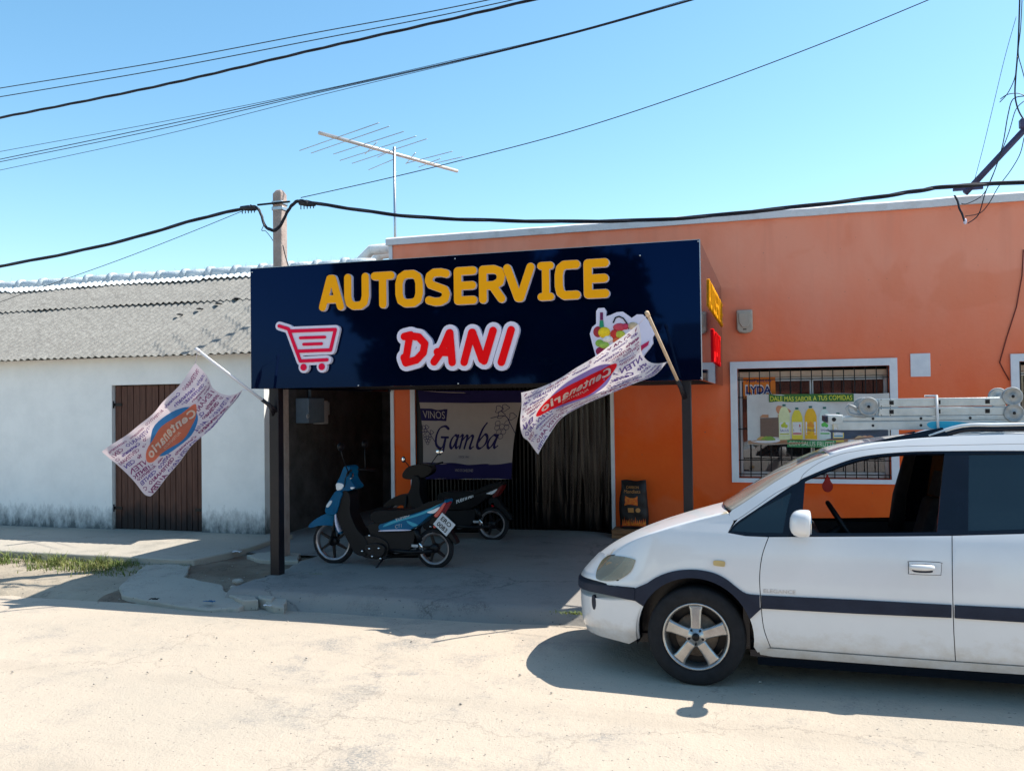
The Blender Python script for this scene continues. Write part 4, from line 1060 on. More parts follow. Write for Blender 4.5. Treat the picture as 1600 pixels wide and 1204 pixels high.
for i, p in enumerate(hood_edge):
    s = i/(K-1); e = surf(*p)
    def f(t, s=s, e=e):
        c = 1-abs(t)**2.2
        dz0 = .10*(1-t*t)
        xf = surf(he0[0]*abs(t), he0[1]-dz0).x-E0.x if abs(t) < 1 else 0
        return Vector((e.x+xf*(1-s)**1.3-.05*s*c, (abs(e.y)-.003)*t, e.z-dz0*(1-s)**2+.022*s*c))
    rows.append(f)
loft('bonnet', rows, M['bonnetw'])
def ap_row(i, bow, crown, inset=0): return edge_row(apillar[i], bow, crown, inset)
NA = len(apillar)
def bow_at(u): 
    x = surf(u, 1.2).x; return .09*(1-sstep(1.0, 2.2, x))+.05*sstep(3.9, 4.2, x)*-1
def crown_at(i):
    x = surf(*apillar[i]).x; z = apillar[i][1]; return .012+.03*sstep(1.1, 2.0, x)-.04*sstep(4.0, 4.15, x)*(1-sstep(1.0, 1.5, z))
# cowl (black, with wipers) between bonnet and windscreen
e1 = surf(*hood_edge[-1]); ea = surf(*apillar[0])
loft('cowl', [lambda t: Vector((e1.x-.05*(1-abs(t)**2.2)+.004, (abs(e1.y)-.006)*t, e1.z+.022*(1-abs(t)**2.2)-.004)),
              lambda t: Vector((e1.x+.02-.06*(1-abs(t)**2.2)+.06, (abs(e1.y)-.03)*t, e1.z+.012*(1-abs(t)**2.2))),
              lambda t: Vector((ea.x-.07*(1-abs(t)**2.2)+.03, (abs(ea.y)-.006)*t, ea.z+.012*(1-abs(t)**2.2)-.0))], M['cardark'])
iw = max(i for i in range(NA) if surf(*apillar[i]).x < 1.72)
wr = [ap_row(i, bow_at(apillar[i][0]), crown_at(i), .002) for i in range(0, iw+1)]
loft('windscreen', wr, M['gws'], thick=.004)
ie = min(i for i in range(NA) if surf(*apillar[i]).x > 4.0)
loft('roof', [ap_row(i, bow_at(apillar[i][0]), crown_at(i), .002) for i in range(iw, ie+1)], M['carwhite'])
loft('tailgate_window', [ap_row(i, bow_at(apillar[i][0]), crown_at(i), .002) for i in range(ie, NA)], M['gdark'], thick=.004)
panel('tailgate', [(UEND-.45, bz+.03), (UEND, bz+.03), (UEND, .60), (UEND-.45, .60)], M['carwhite'], off=.004); panel('tailgate', [(UEND-.45, bz+.03), (UEND, bz+.03), (UEND, .60), (UEND-.45, .60)], M['carwhite'], off=.004, mirror=True)
both('tail_lamp', [(UX(4.05, .8), .70), (UX(4.05, .9), 1.1), (UX(4.14, .9), 1.1), (UX(4.2, .8), .70)], M['red'], off=.008)
# black inner body: floor, bulkheads, wheel wells, so no light shows through the seams
b = MB()
b.box(to_world(Vector((.35, -.60, .20))), to_world(Vector((4.1, .60, .26))))
b.box(to_world(Vector((1.20, -.80, .20))), to_world(Vector((3.1, .80, .24))))
b.box(to_world(Vector((1.16, -.78, .25))), to_world(Vector((1.20, .78, .93))))
b.box(to_world(Vector((.30, -.55, .27))), to_world(Vector((1.15, .55, .72))))
b.box(to_world(Vector((3.2, -.60, .27))), to_world(Vector((4.1, .60, .72))))
b.build('underbody', M['cardark'], CARW)
for cx in (AX, BX):
    for sg in (-1, 1):
        b = MB(); n = 20; pr = []
        for j, yy in enumerate((.56, .835)):
            for i in range(n+1):
                a = R(-12)+(R(204))*i/n; pr.append(to_world(Vector((cx+(AR+.012)*math.cos(a), sg*yy, AZ+(AR+.012)*math.sin(a)))))
        b.add(pr, [(i, i+1, n+2+i, n+1+i) for i in range(n)], True); b.add([to_world(Vector((cx, sg*.56, AZ)))]+pr[:n+1], [(0, i+1, i+2) for i in range(n)])
        b.build('wheel_well', M['cardark'], CARW)
both('door_lining', [(UX(1.27), .28), (UX(1.24), .6), (UX(1.28), .93), (UX(3.15), .97), (UX(3.05), .28)], M['carin'], off=-.06, thick=.02, grid=.08, gap=0)
both('inner_fender', [(UX(.60), .70), (UX(.5), .76), (UX(.95), .93), (UX(1.26), .93), (UX(1.26), .73)], M['cardark'], off=-.03, thick=.005, grid=.08, gap=0)
# wheels
M['rim'] = mat('alloy', (.44, .43, .42), .25, .75, col2=(.26, .24, .22), scale=9, thr=(.4, .8))
M['disc'] = mat('rusty disc', (.16, .12, .09), .6, .4, var=.4, scale=20)
def wheel(cx, sg):
    c = Vector((CX0+cx, CY0+sg*.855, .307)); ax = Vector((0, sg, 0))
    w = empty('wheel', c, parent_ := None); w.parent = CARW; w.matrix_parent_inverse = Matrix.Translation(-Vector((CX0, CY0, 0)))
    T = MB(); T.lathe([(.212, -.19), (.222, -.195), (.262, -.205), (.297, -.196), (.307, -.17), (.3105, -.10), (.307, -.032), (.298, -.010), (.275, -.002), (.245, .003), (.222, -.006), (.211, -.014), (.206, -.03)], c, ax, 64)
    o = T.build('tyre', M['rubber'], w)
    for k_ in (): pass
    Q = MB(); Q.lathe([(.206, -.19), (.204, -.03), (.211, -.013), (.208, -.006), (.199, -.008), (.190, -.03), (.183, -.09), (.183, -.19)], c, ax, 56)
    a = Vector((1, 0, 0)); u_ = Vector((0, 0, 1))
    if sg > 0: a = -a
    rim = Q.build('rim', M['rim'], w)
    for k in range(5):
        th = R(90+72*k)
        d = Vector((math.cos(th), math.sin(th))); n_ = Vector((-d.y, d.x))
        pl = [d*.045+n_*.034, d*.10+n_*.034, d*.16+n_*.038, d*.193+n_*.048, d*.193-n_*.048, d*.16-n_*.038, d*.10-n_*.034, d*.045-n_*.034]
        V, F = fill([[tuple(p) for p in pl]])
        def fr(x, y, dep): r_ = math.hypot(x, y); return c+a*x+u_*y+ax*(dep+.018*(.2-r_)/.2-.012)
        vs, fs = solid((V, F), lambda x, y: fr(x, y, -.008), lambda x, y: fr(x, y, -.045))
        o = MB().add(vs, fs).build('spoke', M['rim'], rim); bevel(o, .013, 4)
    H = MB(); H.lathe([(0, .004), (.025, .004), (.029, 0), (.031, -.004), (.060, -.006), (.066, -.014), (.066, -.05)], c+ax*-.004, ax, 32)
    H.build('hub', M['rim'], rim)
    H = MB(); H.lathe([(0, .006), (.022, .005), (.025, .001)], c, ax, 20); H.build('centre_cap', M['black'], rim)
    for k in range(5):
        th = R(54+72*k); H = MB(); cc = c+a*(.047*math.cos(th))+u_*(.047*math.sin(th))
        H.lathe([(0, -.004), (.007, -.004), (.0085, -.009)], cc, ax, 8); H.build('wheel_bolt', M['black'], rim)
    D = MB(); D.lathe([(0, -.075), (.13, -.075), (.135, -.085), (.135, -.10), (0, -.10)], c, ax, 40); D.build('brake_disc', M['disc'], w)
    D = MB(); D.lathe([(0, -.13), (.182, -.13)], c, ax, 30); D.build('wheel_back', M['black'], w)
for cx in (AX+.008, BX):
    for sg in (-1, 1): wheel(cx, sg)
# door mirror
for sg in (-1, 1):
    mc = S(1253.5, 818); pm = surf(mc[0], mc[1])
    cy = -.99
    q = at(1253.5, 818.5, 1, CY0+cy)
    q = W2L(q); lx, lz = q.x, q.z
    b = MB(); n, m_ = 24, 14; vs = []
    rx, ry, rz = .082, .068, .082
    for i in range(m_+1):
        t = PI*i/m_
        for j in range(n):
            w_ = 2*PI*j/n; x, y, z = math.sin(t)*math.cos(w_), math.sin(t)*math.sin(w_), math.cos(t)
            f_ = lambda v: math.copysign(abs(v)**.75, v)
            xx = f_(x)*rx; 
            if xx > .03: xx = .03+(xx-.03)*.25
            vs.append(to_world(Vector((lx+xx+.01+f_(z)*.004, sg*(-cy)+f_(y)*ry*1.25, lz+f_(z)*rz))))
    b.add(vs, [(i*n+j, (i+1)*n+j, (i+1)*n+(j+1) % n, i*n+(j+1) % n) for i in range(m_) for j in range(n)], True)
    mo = b.build('door_mirror', M['carwhite'], CARW)
    b = MB(); b.ell(to_world(Vector((lx+.05, sg*.99, lz))), (.008, .075, .066), 20, 8); b.build('mirror_glass', M['chrome'], mo)
    b = MB(); b.tube([to_world(Vector((lx+.0, sg*.93, lz-.03))), to_world(Vector((lx+.0, sg*.86, lz-.035))), to_world(Vector((lx+.01, sg*.81, lz-.03)))], [.03, .028, .04], 10); b.build('mirror_arm', M['cardark'], mo)
# side indicator and badge
ic = S(1123.5, 879.5)
both('indicator', crom([(ic[0]-.035, ic[1]+.0), (ic[0]-.028, ic[1]+.017), (ic[0]+.033, ic[1]+.014), (ic[0]+.036, ic[1]-.01), (ic[0]+.028, ic[1]-.018), (ic[0]-.028, ic[1]-.014)], 3, True), mat('amber lens', (.5, .36, .16), .3), off=.007, gap=0)
b = MB(); t0 = S(1193, 923.5); t1 = S(1243, 923.5)
V, F, w_ = text2d('ELEGANCE', .022, off=.012)
b.add([to_world(surf(t0[0]+x*(t1[0]-t0[0])/w_, t0[1]-.006+y, .0028)) for x, y in V], F); b.build('badge', M['steel'], CARW, fix=False)
# roof rails
def railpt(px_, py_, dy=0):
    q = S(px_, py_); e = surf(*q); return e
for sg in (-1, 1):
    b = MB(); pts = []; pz = apillar
    x0_, x1_ = 2.30, 3.85; n = 24
    for i in range(n+1):
        x = x0_+(x1_-x0_)*i/n
        zz = 1.5; 
        ii = min(range(NA), key=lambda k: abs(surf(*apillar[k]).x-x) if apillar[k][1] > 1.3 else 9)
        e = surf(*apillar[ii]); pts.append(Vector((x, sg*(abs(e.y)-.045), e.z+.012+.05*min(1, 6*math.sin(PI*i/n)))))
    pts2 = crom([tuple(p) for p in pts[::3]], 4)
    o = b.tube([to_world(Vector(p)) for p in pts2], .014, 10).build('roof_rail', M['alu'], CARW)
    b = MB(); b.tube([to_world(Vector(p)+Vector((0, 0, -.024))) for p in pts2], .017, 8); b.build('rail_base', M['cardark'], o)
    b = MB(); p0_ = pts[0]
    vs = [Vector((p0_.x-.34, p0_.y, p0_.z-.035)), Vector((p0_.x+.12, p0_.y-.03, p0_.z-.02)), Vector((p0_.x+.12, p0_.y+.03, p0_.z-.02)), Vector((p0_.x+.08, p0_.y, p0_.z+.055))]
    b.add([to_world(v) for v in vs], [(0, 1, 3), (0, 3, 2), (0, 2, 1), (1, 2, 3)]); b.build('rail_foot', M['cardark'], o)
# interior: dash, wheel, seats, hanging freshener
b = MB()
vs = []
for y in (-.66, .66):
    for x, z in ((1.1, .95), (1.35, 1.04), (1.55, 1.02), (1.66, .93), (1.62, .72), (1.2, .5)): vs.append(to_world(Vector((x, y, z))))
b.add(vs, [(0, 1, 2, 3, 4, 5)[::-1], (6, 7, 8, 9, 10, 11)]+[(i, (i+1) % 6, 6+(i+1) % 6, 6+i) for i in range(6)])
bevel(b.build('dashboard', M['carin'], CARW), .02, 3)
sc_ = Vector((1.80, -.34, .98)); b = MB(); axs = Vector((.85, 0, .52)).normalized(); a1 = Vector((0, 1, 0)); a2 = axs.cross(a1)
b.tube([to_world(sc_+a1*(.185*math.cos(2*PI*i/32))+a2*(.185*math.sin(2*PI*i/32))) for i in range(33)], .015, 8, False)
for a in (R(0), R(180), R(270)): b.tube([to_world(sc_), to_world(sc_+(a1*math.cos(a)+a2*math.sin(a))*.18)], .014, 6)
b.tube([to_world(sc_), to_world(sc_-axs*.25)], .03, 8)
b.build('steering_wheel', M['dark'], CARW)
def seat(x, y, w=.48, name='seat', head=True):
    b = MB()
    b.box(to_world(Vector((x-.5, y-w/2, .42))), to_world(Vector((x, y+w/2, .60))))
    o = bevel(b.build(name, M['seat'], CARW), .05, 4)
    b = MB(); mx = Matrix.Translation(to_world(Vector((x+.02, y, .55)))) @ Matrix.Rotation(R(16), 4, 'Y')
    b.cbox((0, 0, .31), (.14, w*.96, .62), mx); bevel(b.build('backrest', M['seat'], o), .05, 4)
    if head:
        b = MB(); b.cbox((.0, 0, .72), (.10, .27, .18), mx); b.tube([mx @ Vector((0, -.06, .6)), mx @ Vector((0, -.06, .7))], .006, 6); b.tube([mx @ Vector((0, .06, .6)), mx @ Vector((0, .06, .7))], .006, 6)
        bevel(b.build('headrest', M['seat'], o), .035, 4)
seat(2.30, -.37); seat(2.30, .37); seat(3.12, -.32, .6); seat(3.12, .34, .6)
for sg in (-1, 1):
    if sg < 0: continue
    b = MB(); b.tube([to_world(Vector((2.36, sg*.60, 1.50))), to_world(Vector((2.28, sg*.70, 1.15))), to_world(Vector((2.26, sg*.77, .9)))], [.04, .05, .06], 8); b.build('pillar_lining', M['carin'], CARW)
# liner under the roof
loft('headliner', [lambda t, i=i: ap_row(i, bow_at(apillar[i][0]), crown_at(i)*.6, .05)(t)-Vector((0, 0, .035)) for i in range(iw+1, ie)], M['liner'])
q = at(1293, 757, 1, CY0+.0)
fr_ = MB(); cx_, cz_ = q.x, q.z
pl = [(cx_+.0, cz_+.075), (cx_+.012, cz_+.05)]+[(cx_+.036*math.cos(t), cz_-.01+.042*math.sin(t)) for t in [R(a) for a in range(50, -231, -20)]]+[(cx_-.012, cz_+.05)]
o = tag(plate('air_freshener', [pl], [], (0, q.y, 0), (1, 0, 0), (0, 0, 1), .008, M['red']), 'red drop-shaped freshener hanging behind the open front window of the white car', 'air freshener')
b = MB(); b.tube([(cx_, q.y+.004, cz_+.07), (cx_-.1, q.y, cz_+.19)], .0015, 5); b.build('cord', M['dark'], o)
bevel(o, .002, 2)

# ------------------------------------------------------------------ folding ladder on the roof
M['lad'] = mat('worn aluminium', (.50, .53, .53), .42, .45, col2=(.38, .41, .41), scale=9, bump=.1, bscale=40)
M['ladgrey'] = mat('hinge casting', (.30, .31, .31), .6, .3, var=.3, scale=20)
M['bluepaint'] = mat('cyan paint smear', (.03, .38, .55), .6)
LY = 6.12; lad = empty('folding_ladder', (0, LY, 1.66), 'folded aluminium ladder with round hinges tied on the roof of the white car', 'ladder')
def LP(x, y, Y=LY): q = at(x, y, 1, Y); return q
def rail(x0, x1, yt, yb, Y, name='rail', th=.028):
    a = LP(x0, (yt+yb)/2, LY); 
    zt = LP((x0+min(x1, 1600))/2, yt).z; zb = LP((x0+min(x1, 1600))/2, yb).z
    b = MB(); b.box((a.x, Y, zb), (LP(1600, 640).x+1.3 if x1 >= 1600 else LP(x1, 640).x, Y+th, zt)); return bevel(b.build(name, M['lad'], lad), .005, 2), a.x, zt, zb
for Y in (LY, LY+.36):
    for (x0, x1, yt, yb) in ((1373, 1572, 621.5, 634.5), (1373, 1575, 636, 649), (1315, 1700, 649.8, 656.5), (1308, 1700, 657.2, 671)):
        o, ax_, zt, zb = rail(x0, x1, yt, yb, Y)
        for hx_ in (1393, 1466, 1543) if yt < 640 else (1364, 1439, 1516, 1590):
            if hx_ < x0: continue
            qx = LP(hx_, (yt+yb)/2).x; zc = (zt+zb)/2; r = .013 if yt < 640 else .009
            if Y == LY:
                hb = MB()
                if yt < 640: hb.box((qx-r, Y-.0025, zc-r), (qx+r, Y+.01, zc+r))
                else: hb.lathe([(0, .0025), (r*.8, .0025), (r, 0)], (qx, Y, zc), (0, -1, 0), 12)
                hb.build('rung_end', M['black'], o)
        if yt < 640:
            rv = MB()
            for ddx in (.015, .07):
                for sgz in (-.4, .4): rv.lathe([(0, .0015), (.003, .0015), (.0035, 0)], (ax_+ddx, Y, (zt+zb)/2+sgz*(zt-zb)), (0, -1, 0), 8)
            rv.build('rivets', M['dark'], o)
for hx_ in (1393, 1466, 1543):
    for yy in (628, 642.5, 653, 664):
        q = LP(hx_, yy); b = MB(); b.tube([(q.x, LY+.02, q.z), (q.x, LY+.37, q.z)], .013, 8); b.build('rung', M['lad'], lad)
for (hx_, hy_, r) in ((1357, 635, .062), (1582, 619, .058), (1584, 645, .058)):
    for Y in (LY-.008, LY+.352):
        q = LP(hx_, hy_); b = MB()
        b.lathe([(0, .006), (r*.25, .007), (r*.3, .002), (r*.8, .002), (r*.85, .008), (r*.97, .006), (r, 0), (r, -.03), (0, -.03)], (q.x, Y, q.z), (0, -1, 0), 32)
        o = b.build('hinge', M['ladgrey'], lad)
        if Y < LY:
            b = MB(); b.lathe([(0, .01), (.009, .01), (.011, .004)], (q.x, Y, q.z), (0, -1, 0), 10); b.build('bolt', M['black'], o)
b = MB(); pts = [(1340, 640), (1334, 636), (1326, 633), (1323, 638), (1327, 646), (1340, 649), (1352, 650)]
b.tube([tuple(LP(*p)) for p in pts], .012, 8); b.build('latch', M['ladgrey'], lad)
q = LP(1302, 655); b = MB(); b.box((q.x-.035, LY-.004, q.z-.03), (q.x+.06, LY+.4, q.z+.028)); bevel(b.build('end_cap', M['lad'], lad), .006, 2)
b = MB(); b.box((q.x-.05, LY-.006, q.z-.018), (q.x-.036, LY+.41, q.z+.02)); b.build('rubber_foot', M['carclad'], lad)
q = LP(1303, 655); b = MB(); b.lathe([(0, .004), (.012, .004), (.014, 0)], (q.x, LY-.004, q.z), (0, -1, 0), 12); b.build('bolt', M['dark'], lad)
# paint smear on the lowest rail
pl = [(LP(x, y).x, LP(x, y).z) for x, y in crom([(1448, 663), (1455, 658.5), (1475, 657.8), (1500, 659), (1520, 662), (1536, 664), (1515, 666), (1490, 668.5), (1470, 669.5), (1455, 669)], 3, True)]
plate('paint_smear', [pl], [], (0, LY-.0012, 0), (1, 0, 0), (0, 0, 1), .0008, M['bluepaint'], lad, off=.0006)
# strap holding it
q = LP(1463, 621); q2 = LP(1465, 671)
b = MB(); b.tube([(q.x, LY+.42, q.z+.012), (q.x, LY-.012, q.z+.012), (q.x+.005, LY-.014, q2.z-.01)], .008, 6)
tag(b.build('strap', mat('white strap', (.65, .65, .66), .8)), 'white strap tied round the ladder on the car roof', 'strap')

CARW.rotation_euler.x = R(-3.2); CARW.location.z = CTZ

# ------------------------------------------------------------------ doorway: roller grille, strip curtain, wine banner
M['grille'] = mat('iron gate', (.006, .0055, .0055), .4, var=.3, spec=.3)
gt = empty('folding_gate', (-3.9, SW+.12, .1), 'black folding gate of thin upright bars behind the wine banner', 'gate')
b = MB(); x = -4.56
bars = []
while x < -3.02:
    bb = MB(); bb.box((x-.009, SW+.10, .11), (x+.009, SW+.13, 2.44)); bars.append(bb); x += .055
for bb in bars: bb.build('bar', M['grille'], gt)
for z in (.25, .75, 1.3, 1.9):
    b = MB(); zig = [(-4.56+.055*i, SW+.137, z+(.05 if i % 2 else -.05)) for i in range(29)]; b.tube(zig, .005, 4); b.build('lattice', M['grille'], gt)
M['pvc'] = mat('clear pvc strip', (.005, .004, .0045), .14, var=.5, scale=3, stretch=(3, 3, .6), spec=.45)
def pvcfix():
    m = M['pvc']; n = m.node_tree.nodes; l = m.node_tree.links; b = n['Principled BSDF']; o = n['Material Output']
    t = n.new('ShaderNodeBsdfTransparent'); t.inputs[0].default_value = (.75, .7, .68, 1); mx = n.new('ShaderNodeMixShader'); mx.inputs[0].default_value = .55
    l.new(t.outputs[0], mx.inputs[1]); l.new(b.outputs[0], mx.inputs[2]); l.new(mx.outputs[0], o.inputs[0])
pvcfix()
cu = empty('strip_curtain', (-2.55, SW+.1, 2.4), 'dark glossy see-through plastic strip curtain hanging in the shop doorway', 'curtain')
rnd = random.Random(12)
ns = 13
for i in range(ns):
    xa = -3.02+i*(1.02/ns); w = .105; ph = rnd.uniform(0, 6); am = rnd.uniform(.012, .035); mb = MB(); vs = []; K = 26; J = 6
    for k in range(K+1):
        z = 2.42-(2.42-.13)*k/K; tw = .25*math.sin(ph+z*rnd.uniform(1.35, 1.4))
        for j in range(J+1):
            s = j/J-.5; c = .018*math.cos(2.4*s*PI/2)
            vs.append((xa+.05+w*s*math.cos(tw)+.006*math.sin(z*3+ph), SW+.07+.024*(i % 2)+w*s*math.sin(tw)+c+am*math.sin(z*1.7+ph)*(k/K), z))
    mb.add(vs, [(k*(J+1)+j, k*(J+1)+j+1, (k+1)*(J+1)+j+1, (k+1)*(J+1)+j) for k in range(K) for j in range(J)], True)
    mb.build('strip', M['pvc'], cu, fix=False)
b = MB(); b.box((-3.05, SW+.04, 2.4), (-1.995, SW+.14, 2.46)); b.build('rail', M['grille'], cu)
def surface_cloth(name, fn, nu, nv, m, parent=None, col=None):
    nu *= 3; nv *= 2
    vs = [fn(i/nu, j/nv) for j in range(nv+1) for i in range(nu+1)]
    return MB().add(vs, [(j*(nu+1)+i, j*(nu+1)+i+1, (j+1)*(nu+1)+i+1, (j+1)*(nu+1)+i) for j in range(nv) for i in range(nu)], True).build(name, m, parent, fix=False)
def on_fn(fn, W, H, off):
    """design coordinates (0..W, 0..H) -> point on the cloth, lifted by off along its normal"""
    def g(x, y, o=off):
        u, v = x/W, y/H; p = Vector(fn(u, v)); e = .004
        a = Vector(fn(u+e, v))-Vector(fn(u-e, v)); b_ = Vector(fn(u, v+e))-Vector(fn(u, v-e)); n = a.cross(b_)
        if n.y > 0: n = -n
        return p+n.normalized()*o
    return g
def print_polys(name, polys, g, m, parent, grid=.05, holes=(), off=.002):
    V, F = fill(polys, holes, grid); mb = MB(); mb.add([g(a, c, off) for a, c in V], F, True); return mb.build(name, m, parent, fix=False)
# wine banner
by = SW-.02
BT0, BT1, BB1, BB0 = [at(x, y, 1, by) for x, y in ((655, 610), (822, 610), (800, 748), (662, 748))]
def bfn(u, v):
    top = BT0.lerp(BT1, u); bot = BB0.lerp(BB1, u); p = bot.lerp(top, v)
    sag = -.03*math.sin(PI*u)*(1-v)*0+.025*math.sin(PI*u)*-(v)
    side = .05*math.sin(PI*v)*(2*u-1)*-1*(.6+.4*u)
    return (p.x+side, p.y-.05+.02*math.sin(u*7+v*3)*(1-.4*v)+.012*math.sin(u*19+1)*(1-v), p.z+sag)
BW, BH = 1.25, 1.12
M['bannerw'] = cloth('banner cloth', (.36, .30, .28), .15); M['bannern'] = cloth('banner navy', (.014, .009, .07), .15)
wb = surface_cloth('wine_banner', bfn, 40, 30, M['bannerw']); tag(wb, 'cream wine banner with navy bands and grape drawing hanging in the shop doorway', 'banner')
g = on_fn(bfn, BW, BH, .002)
print_polys('band', [rect(0, .97, BW, BH)], g, M['bannern'], wb, .025, off=.004)
print_polys('band', [rect(0, 0, BW, .21)], g, M['bannern'], wb, .025, off=.004)
print_polys('label_box', [[(.0, .74), (.335, .745), (.355, .90), (.0, .895)]], g, M['bannern'], wb, .025, off=.003)
def print_text(name, s, x, y, h, g, m, parent, off=.0035, width=None, **kw):
    V, F, w = text2d(s, h, **kw); k = (width/w) if width else 1
    return MB().add([g(x+a*k, y+c, off) for a, c in V], F).build(name, m, parent, fix=False)
print_text('lettering', 'VINOS', .03, .775, .095, g, M['bannerw'], wb, width=.29, off=.006)
# calligraphic name from brush strokes
def pen(name, strokes, g, m, parent, wmin=.008, wmax=.03, ang=R(40), off=.003):
    """broad-nib pen: stroke width depends on direction"""
    A = []
    for s in strokes:
        P = crom(s, 5)
        for a, b in zip(P[:-1], P[1:]):
            d = math.atan2(b[1]-a[1], b[0]-a[0]); w = wmin+(wmax-wmin)*abs(math.sin(d-ang)); A += stroke([a, b], w, 5)
    return print_polys(name, A, g, m, parent, 0, off=off)
def tr(pts, x0, y0, k): return [(x0+a*k, y0+b*k) for a, b in pts]
Gm = [[(1.0, 1.0), (.75, 1.12), (.35, 1.0), (.12, .6), (.15, .2), (.45, 0), (.72, .08), (.85, .5)], [(.55, .55), (1.05, .55)], [(.86, .52), (.80, .0), (.78, -.15)]]
a_ = [[(.75, .6), (.5, .7), (.2, .5), (.1, .2), (.25, 0), (.5, .15), (.75, .6)], [(.8, .7), (.68, .2), (.75, .02), (.98, .12)]]
m_ = [[(.0, .6), (.18, .68), (.1, .0)], [(.14, .35), (.4, .66), (.5, .6), (.42, .0)], [(.46, .35), (.72, .66), (.85, .6), (.78, .1), (.85, 0), (1.0, .1)]]
b_ = [[(.45, 1.2), (.25, .9), (.1, .3), (.15, .05), (.35, 0), (.62, .2), (.68, .5), (.5, .66), (.3, .5), (.15, .3)]]
k = .27; strokes = []
for L, x, kx, ky in ((Gm, .155, .175, .25), (a_, .365, .14, .24), (m_, .50, .21, .24), (b_, .735, .20, .27), (a_, .875, .165, .24)): strokes += [[(x+a*kx+.03*c, .40+c*ky) for a, c in s] for s in L]
pen('lettering', strokes, g, M['bannern'], wb, .013, .036)
print_text('lettering', 'DESDE 1941', .51, .275, .03, g, M['bannern'], wb, width=.15, off=.003)
print_text('lettering', 'VINO DE CANELONES', .46, .10, .035, g, M['bannerw'], wb, width=.27, off=.007)
def grapes(x, y, s):
    A = []
    for (a, c) in ((0, 0), (.05, .01), (.10, 0), (.025, -.045), (.075, -.045), (.05, -.09), (.0, .045), (.1, .045)):
        q = circ(x+a*s, y+c*s, .026*s, 12); A += stroke(q, .006, 3, closed=True)
    for (cx_, cy_) in ((.02, .13), (.14, .11), (-.01, .19), (.05, .2)):
        A += stroke(crom([(x+(cx_+.035*math.cos(t)*(1+.3*math.cos(3*t)))*s, y+(cy_+.035*math.sin(t)*(1+.3*math.cos(3*t)))*s) for t in [R(a) for a in range(0, 360, 45)]], 3, True), .007, 3, closed=True)
    A += stroke(crom([(x+.2*s, y-.06*s), (x+.13*s, y+.04*s), (x+.06*s, y+.12*s), (x-.08*s, y+.1*s)], 4), .009, 3)
    return A
print_polys('grape_drawing', grapes(1.0, .66, 1.25), g, M['bannern'], wb, 0, off=.003)
print_polys('grape_drawing', grapes(.03, .52, .7), g, M['bannern'], wb, 0, off=.003)

# ------------------------------------------------------------------ charcoal bag on a crate
M['wood'] = mat('crate wood', (.22, .10, .045), .8, col2=(.34, .18, .09), scale=5, stretch=(1, 6, 6), bump=.3, bscale=30)
cx_ = at(983, 835, 1, SW-.35); zb_ = .10
ct = empty('wooden_crate', (cx_.x, SW-.2, zb_), 'low slatted wooden crate against the orange wall beside the doorway', 'crate')
x0_ = at(956, 830, 1, SW-.32).x; x1_ = x0_+.55; zt_ = at(983, 827, 1, SW-.28).z
hh_ = zt_-zb_
for i, (za, zc) in enumerate(((zb_+.0, zb_+hh_*.42), (zb_+hh_*.50, zt_-.012))):
    for y in (SW-.33, SW-.05):
        b = MB(); b.box((x0_, y, za), (x1_, y+.015, zc)); bevel(b.build('slat', M['wood'], ct), .003, 1)
for x in (x0_+.001, x1_-.03):
    b = MB(); b.box((x, SW-.314, zb_), (x+.029, SW-.051, zt_-.013)); b.build('end_board', M['wood'], ct)
for i in range(3):
    b = MB(); b.box((x0_-.005, SW-.335+i*.1, zt_-.012), (x1_+.005, SW-.335+i*.1+.092, zt_)); bevel(b.build('slat', M['wood'], ct), .003, 1)
M['bagblk'] = mat('charcoal bag paper', (.016, .012, .012), .45, var=.4, scale=15, bump=.5, bscale=8)
xb0, xb1 = at(968, 800, 1, SW-.2).x, at(1011, 800, 1, SW-.2).x; zb1 = at(990, 751, 1, SW-.2).z
def bagfn(u, v, side=-1):
    w = (xb1-xb0)*(1+.10*math.sin(PI*min(1, v*1.2))-.10*v); cx = (xb0+xb1)/2+.005*math.sin(v*9)
    d = .085*(1-v**6*.92)*(math.sin(PI*min(.999, max(.001, u)))**.45)*(1 if v > .02 else .9)+.004*math.sin(v*23+u*9)
    return (cx+w*(u-.5), SW-.15+side*d, zt_+.003+(zb1-zt_)*v+(.008*math.sin(u*8) if v > .97 else 0))
b = MB(); nu, nv = 18, 24
for sd in (-1, 1):
    b.add([bagfn(i/nu, j/nv, sd) for j in range(nv+1) for i in range(nu+1)], [(j*(nu+1)+i, j*(nu+1)+i+1, (j+1)*(nu+1)+i+1, (j+1)*(nu+1)+i) for j in range(nv) for i in range(nu)], True)
b.add([bagfn(i/nu, 0, -1) for i in range(nu+1)]+[bagfn(i/nu, 0, 1) for i in range(nu+1)], [(i+1, i, nu+1+i, nu+2+i) for i in range(nu)])
bag = tag(b.build('charcoal_bag', M['bagblk'], fix=False), 'black paper charcoal bag with printed flames standing on the wooden crate', 'bag')
gb = on_fn(lambda u, v: bagfn(u, v, -1), 1, 1.7, .002)
M['flame'] = mat('flame print', (.75, .25, .02), .5, col2=(.6, .04, .01), scale=30); M['flamer'] = mat('flame red', (.32, .015, .02), .5); M['bagtxt'] = mat('bag lettering', (.5, .22, .06), .5)
fl = [(.08, .08)]
for i in range(13):
    fl += [(.10+i*.064, .14+.10*rnd.random()), (.13+i*.064, .30+.13*rnd.random())]
fl += [(.93, .12), (.93, .08)]
print_polys('flames', [fl], gb, M['flame'], bag, .06, off=.003)
print_polys('red_band', [[(.06, .03), (.94, .03), (.94, .10), (.06, .10)]], gb, M['flamer'], bag, .1, off=.002)
print_text('lettering', 'CARBON', .22, 1.42, .09, gb, M['bagtxt'], bag, width=.5, off=.005, )
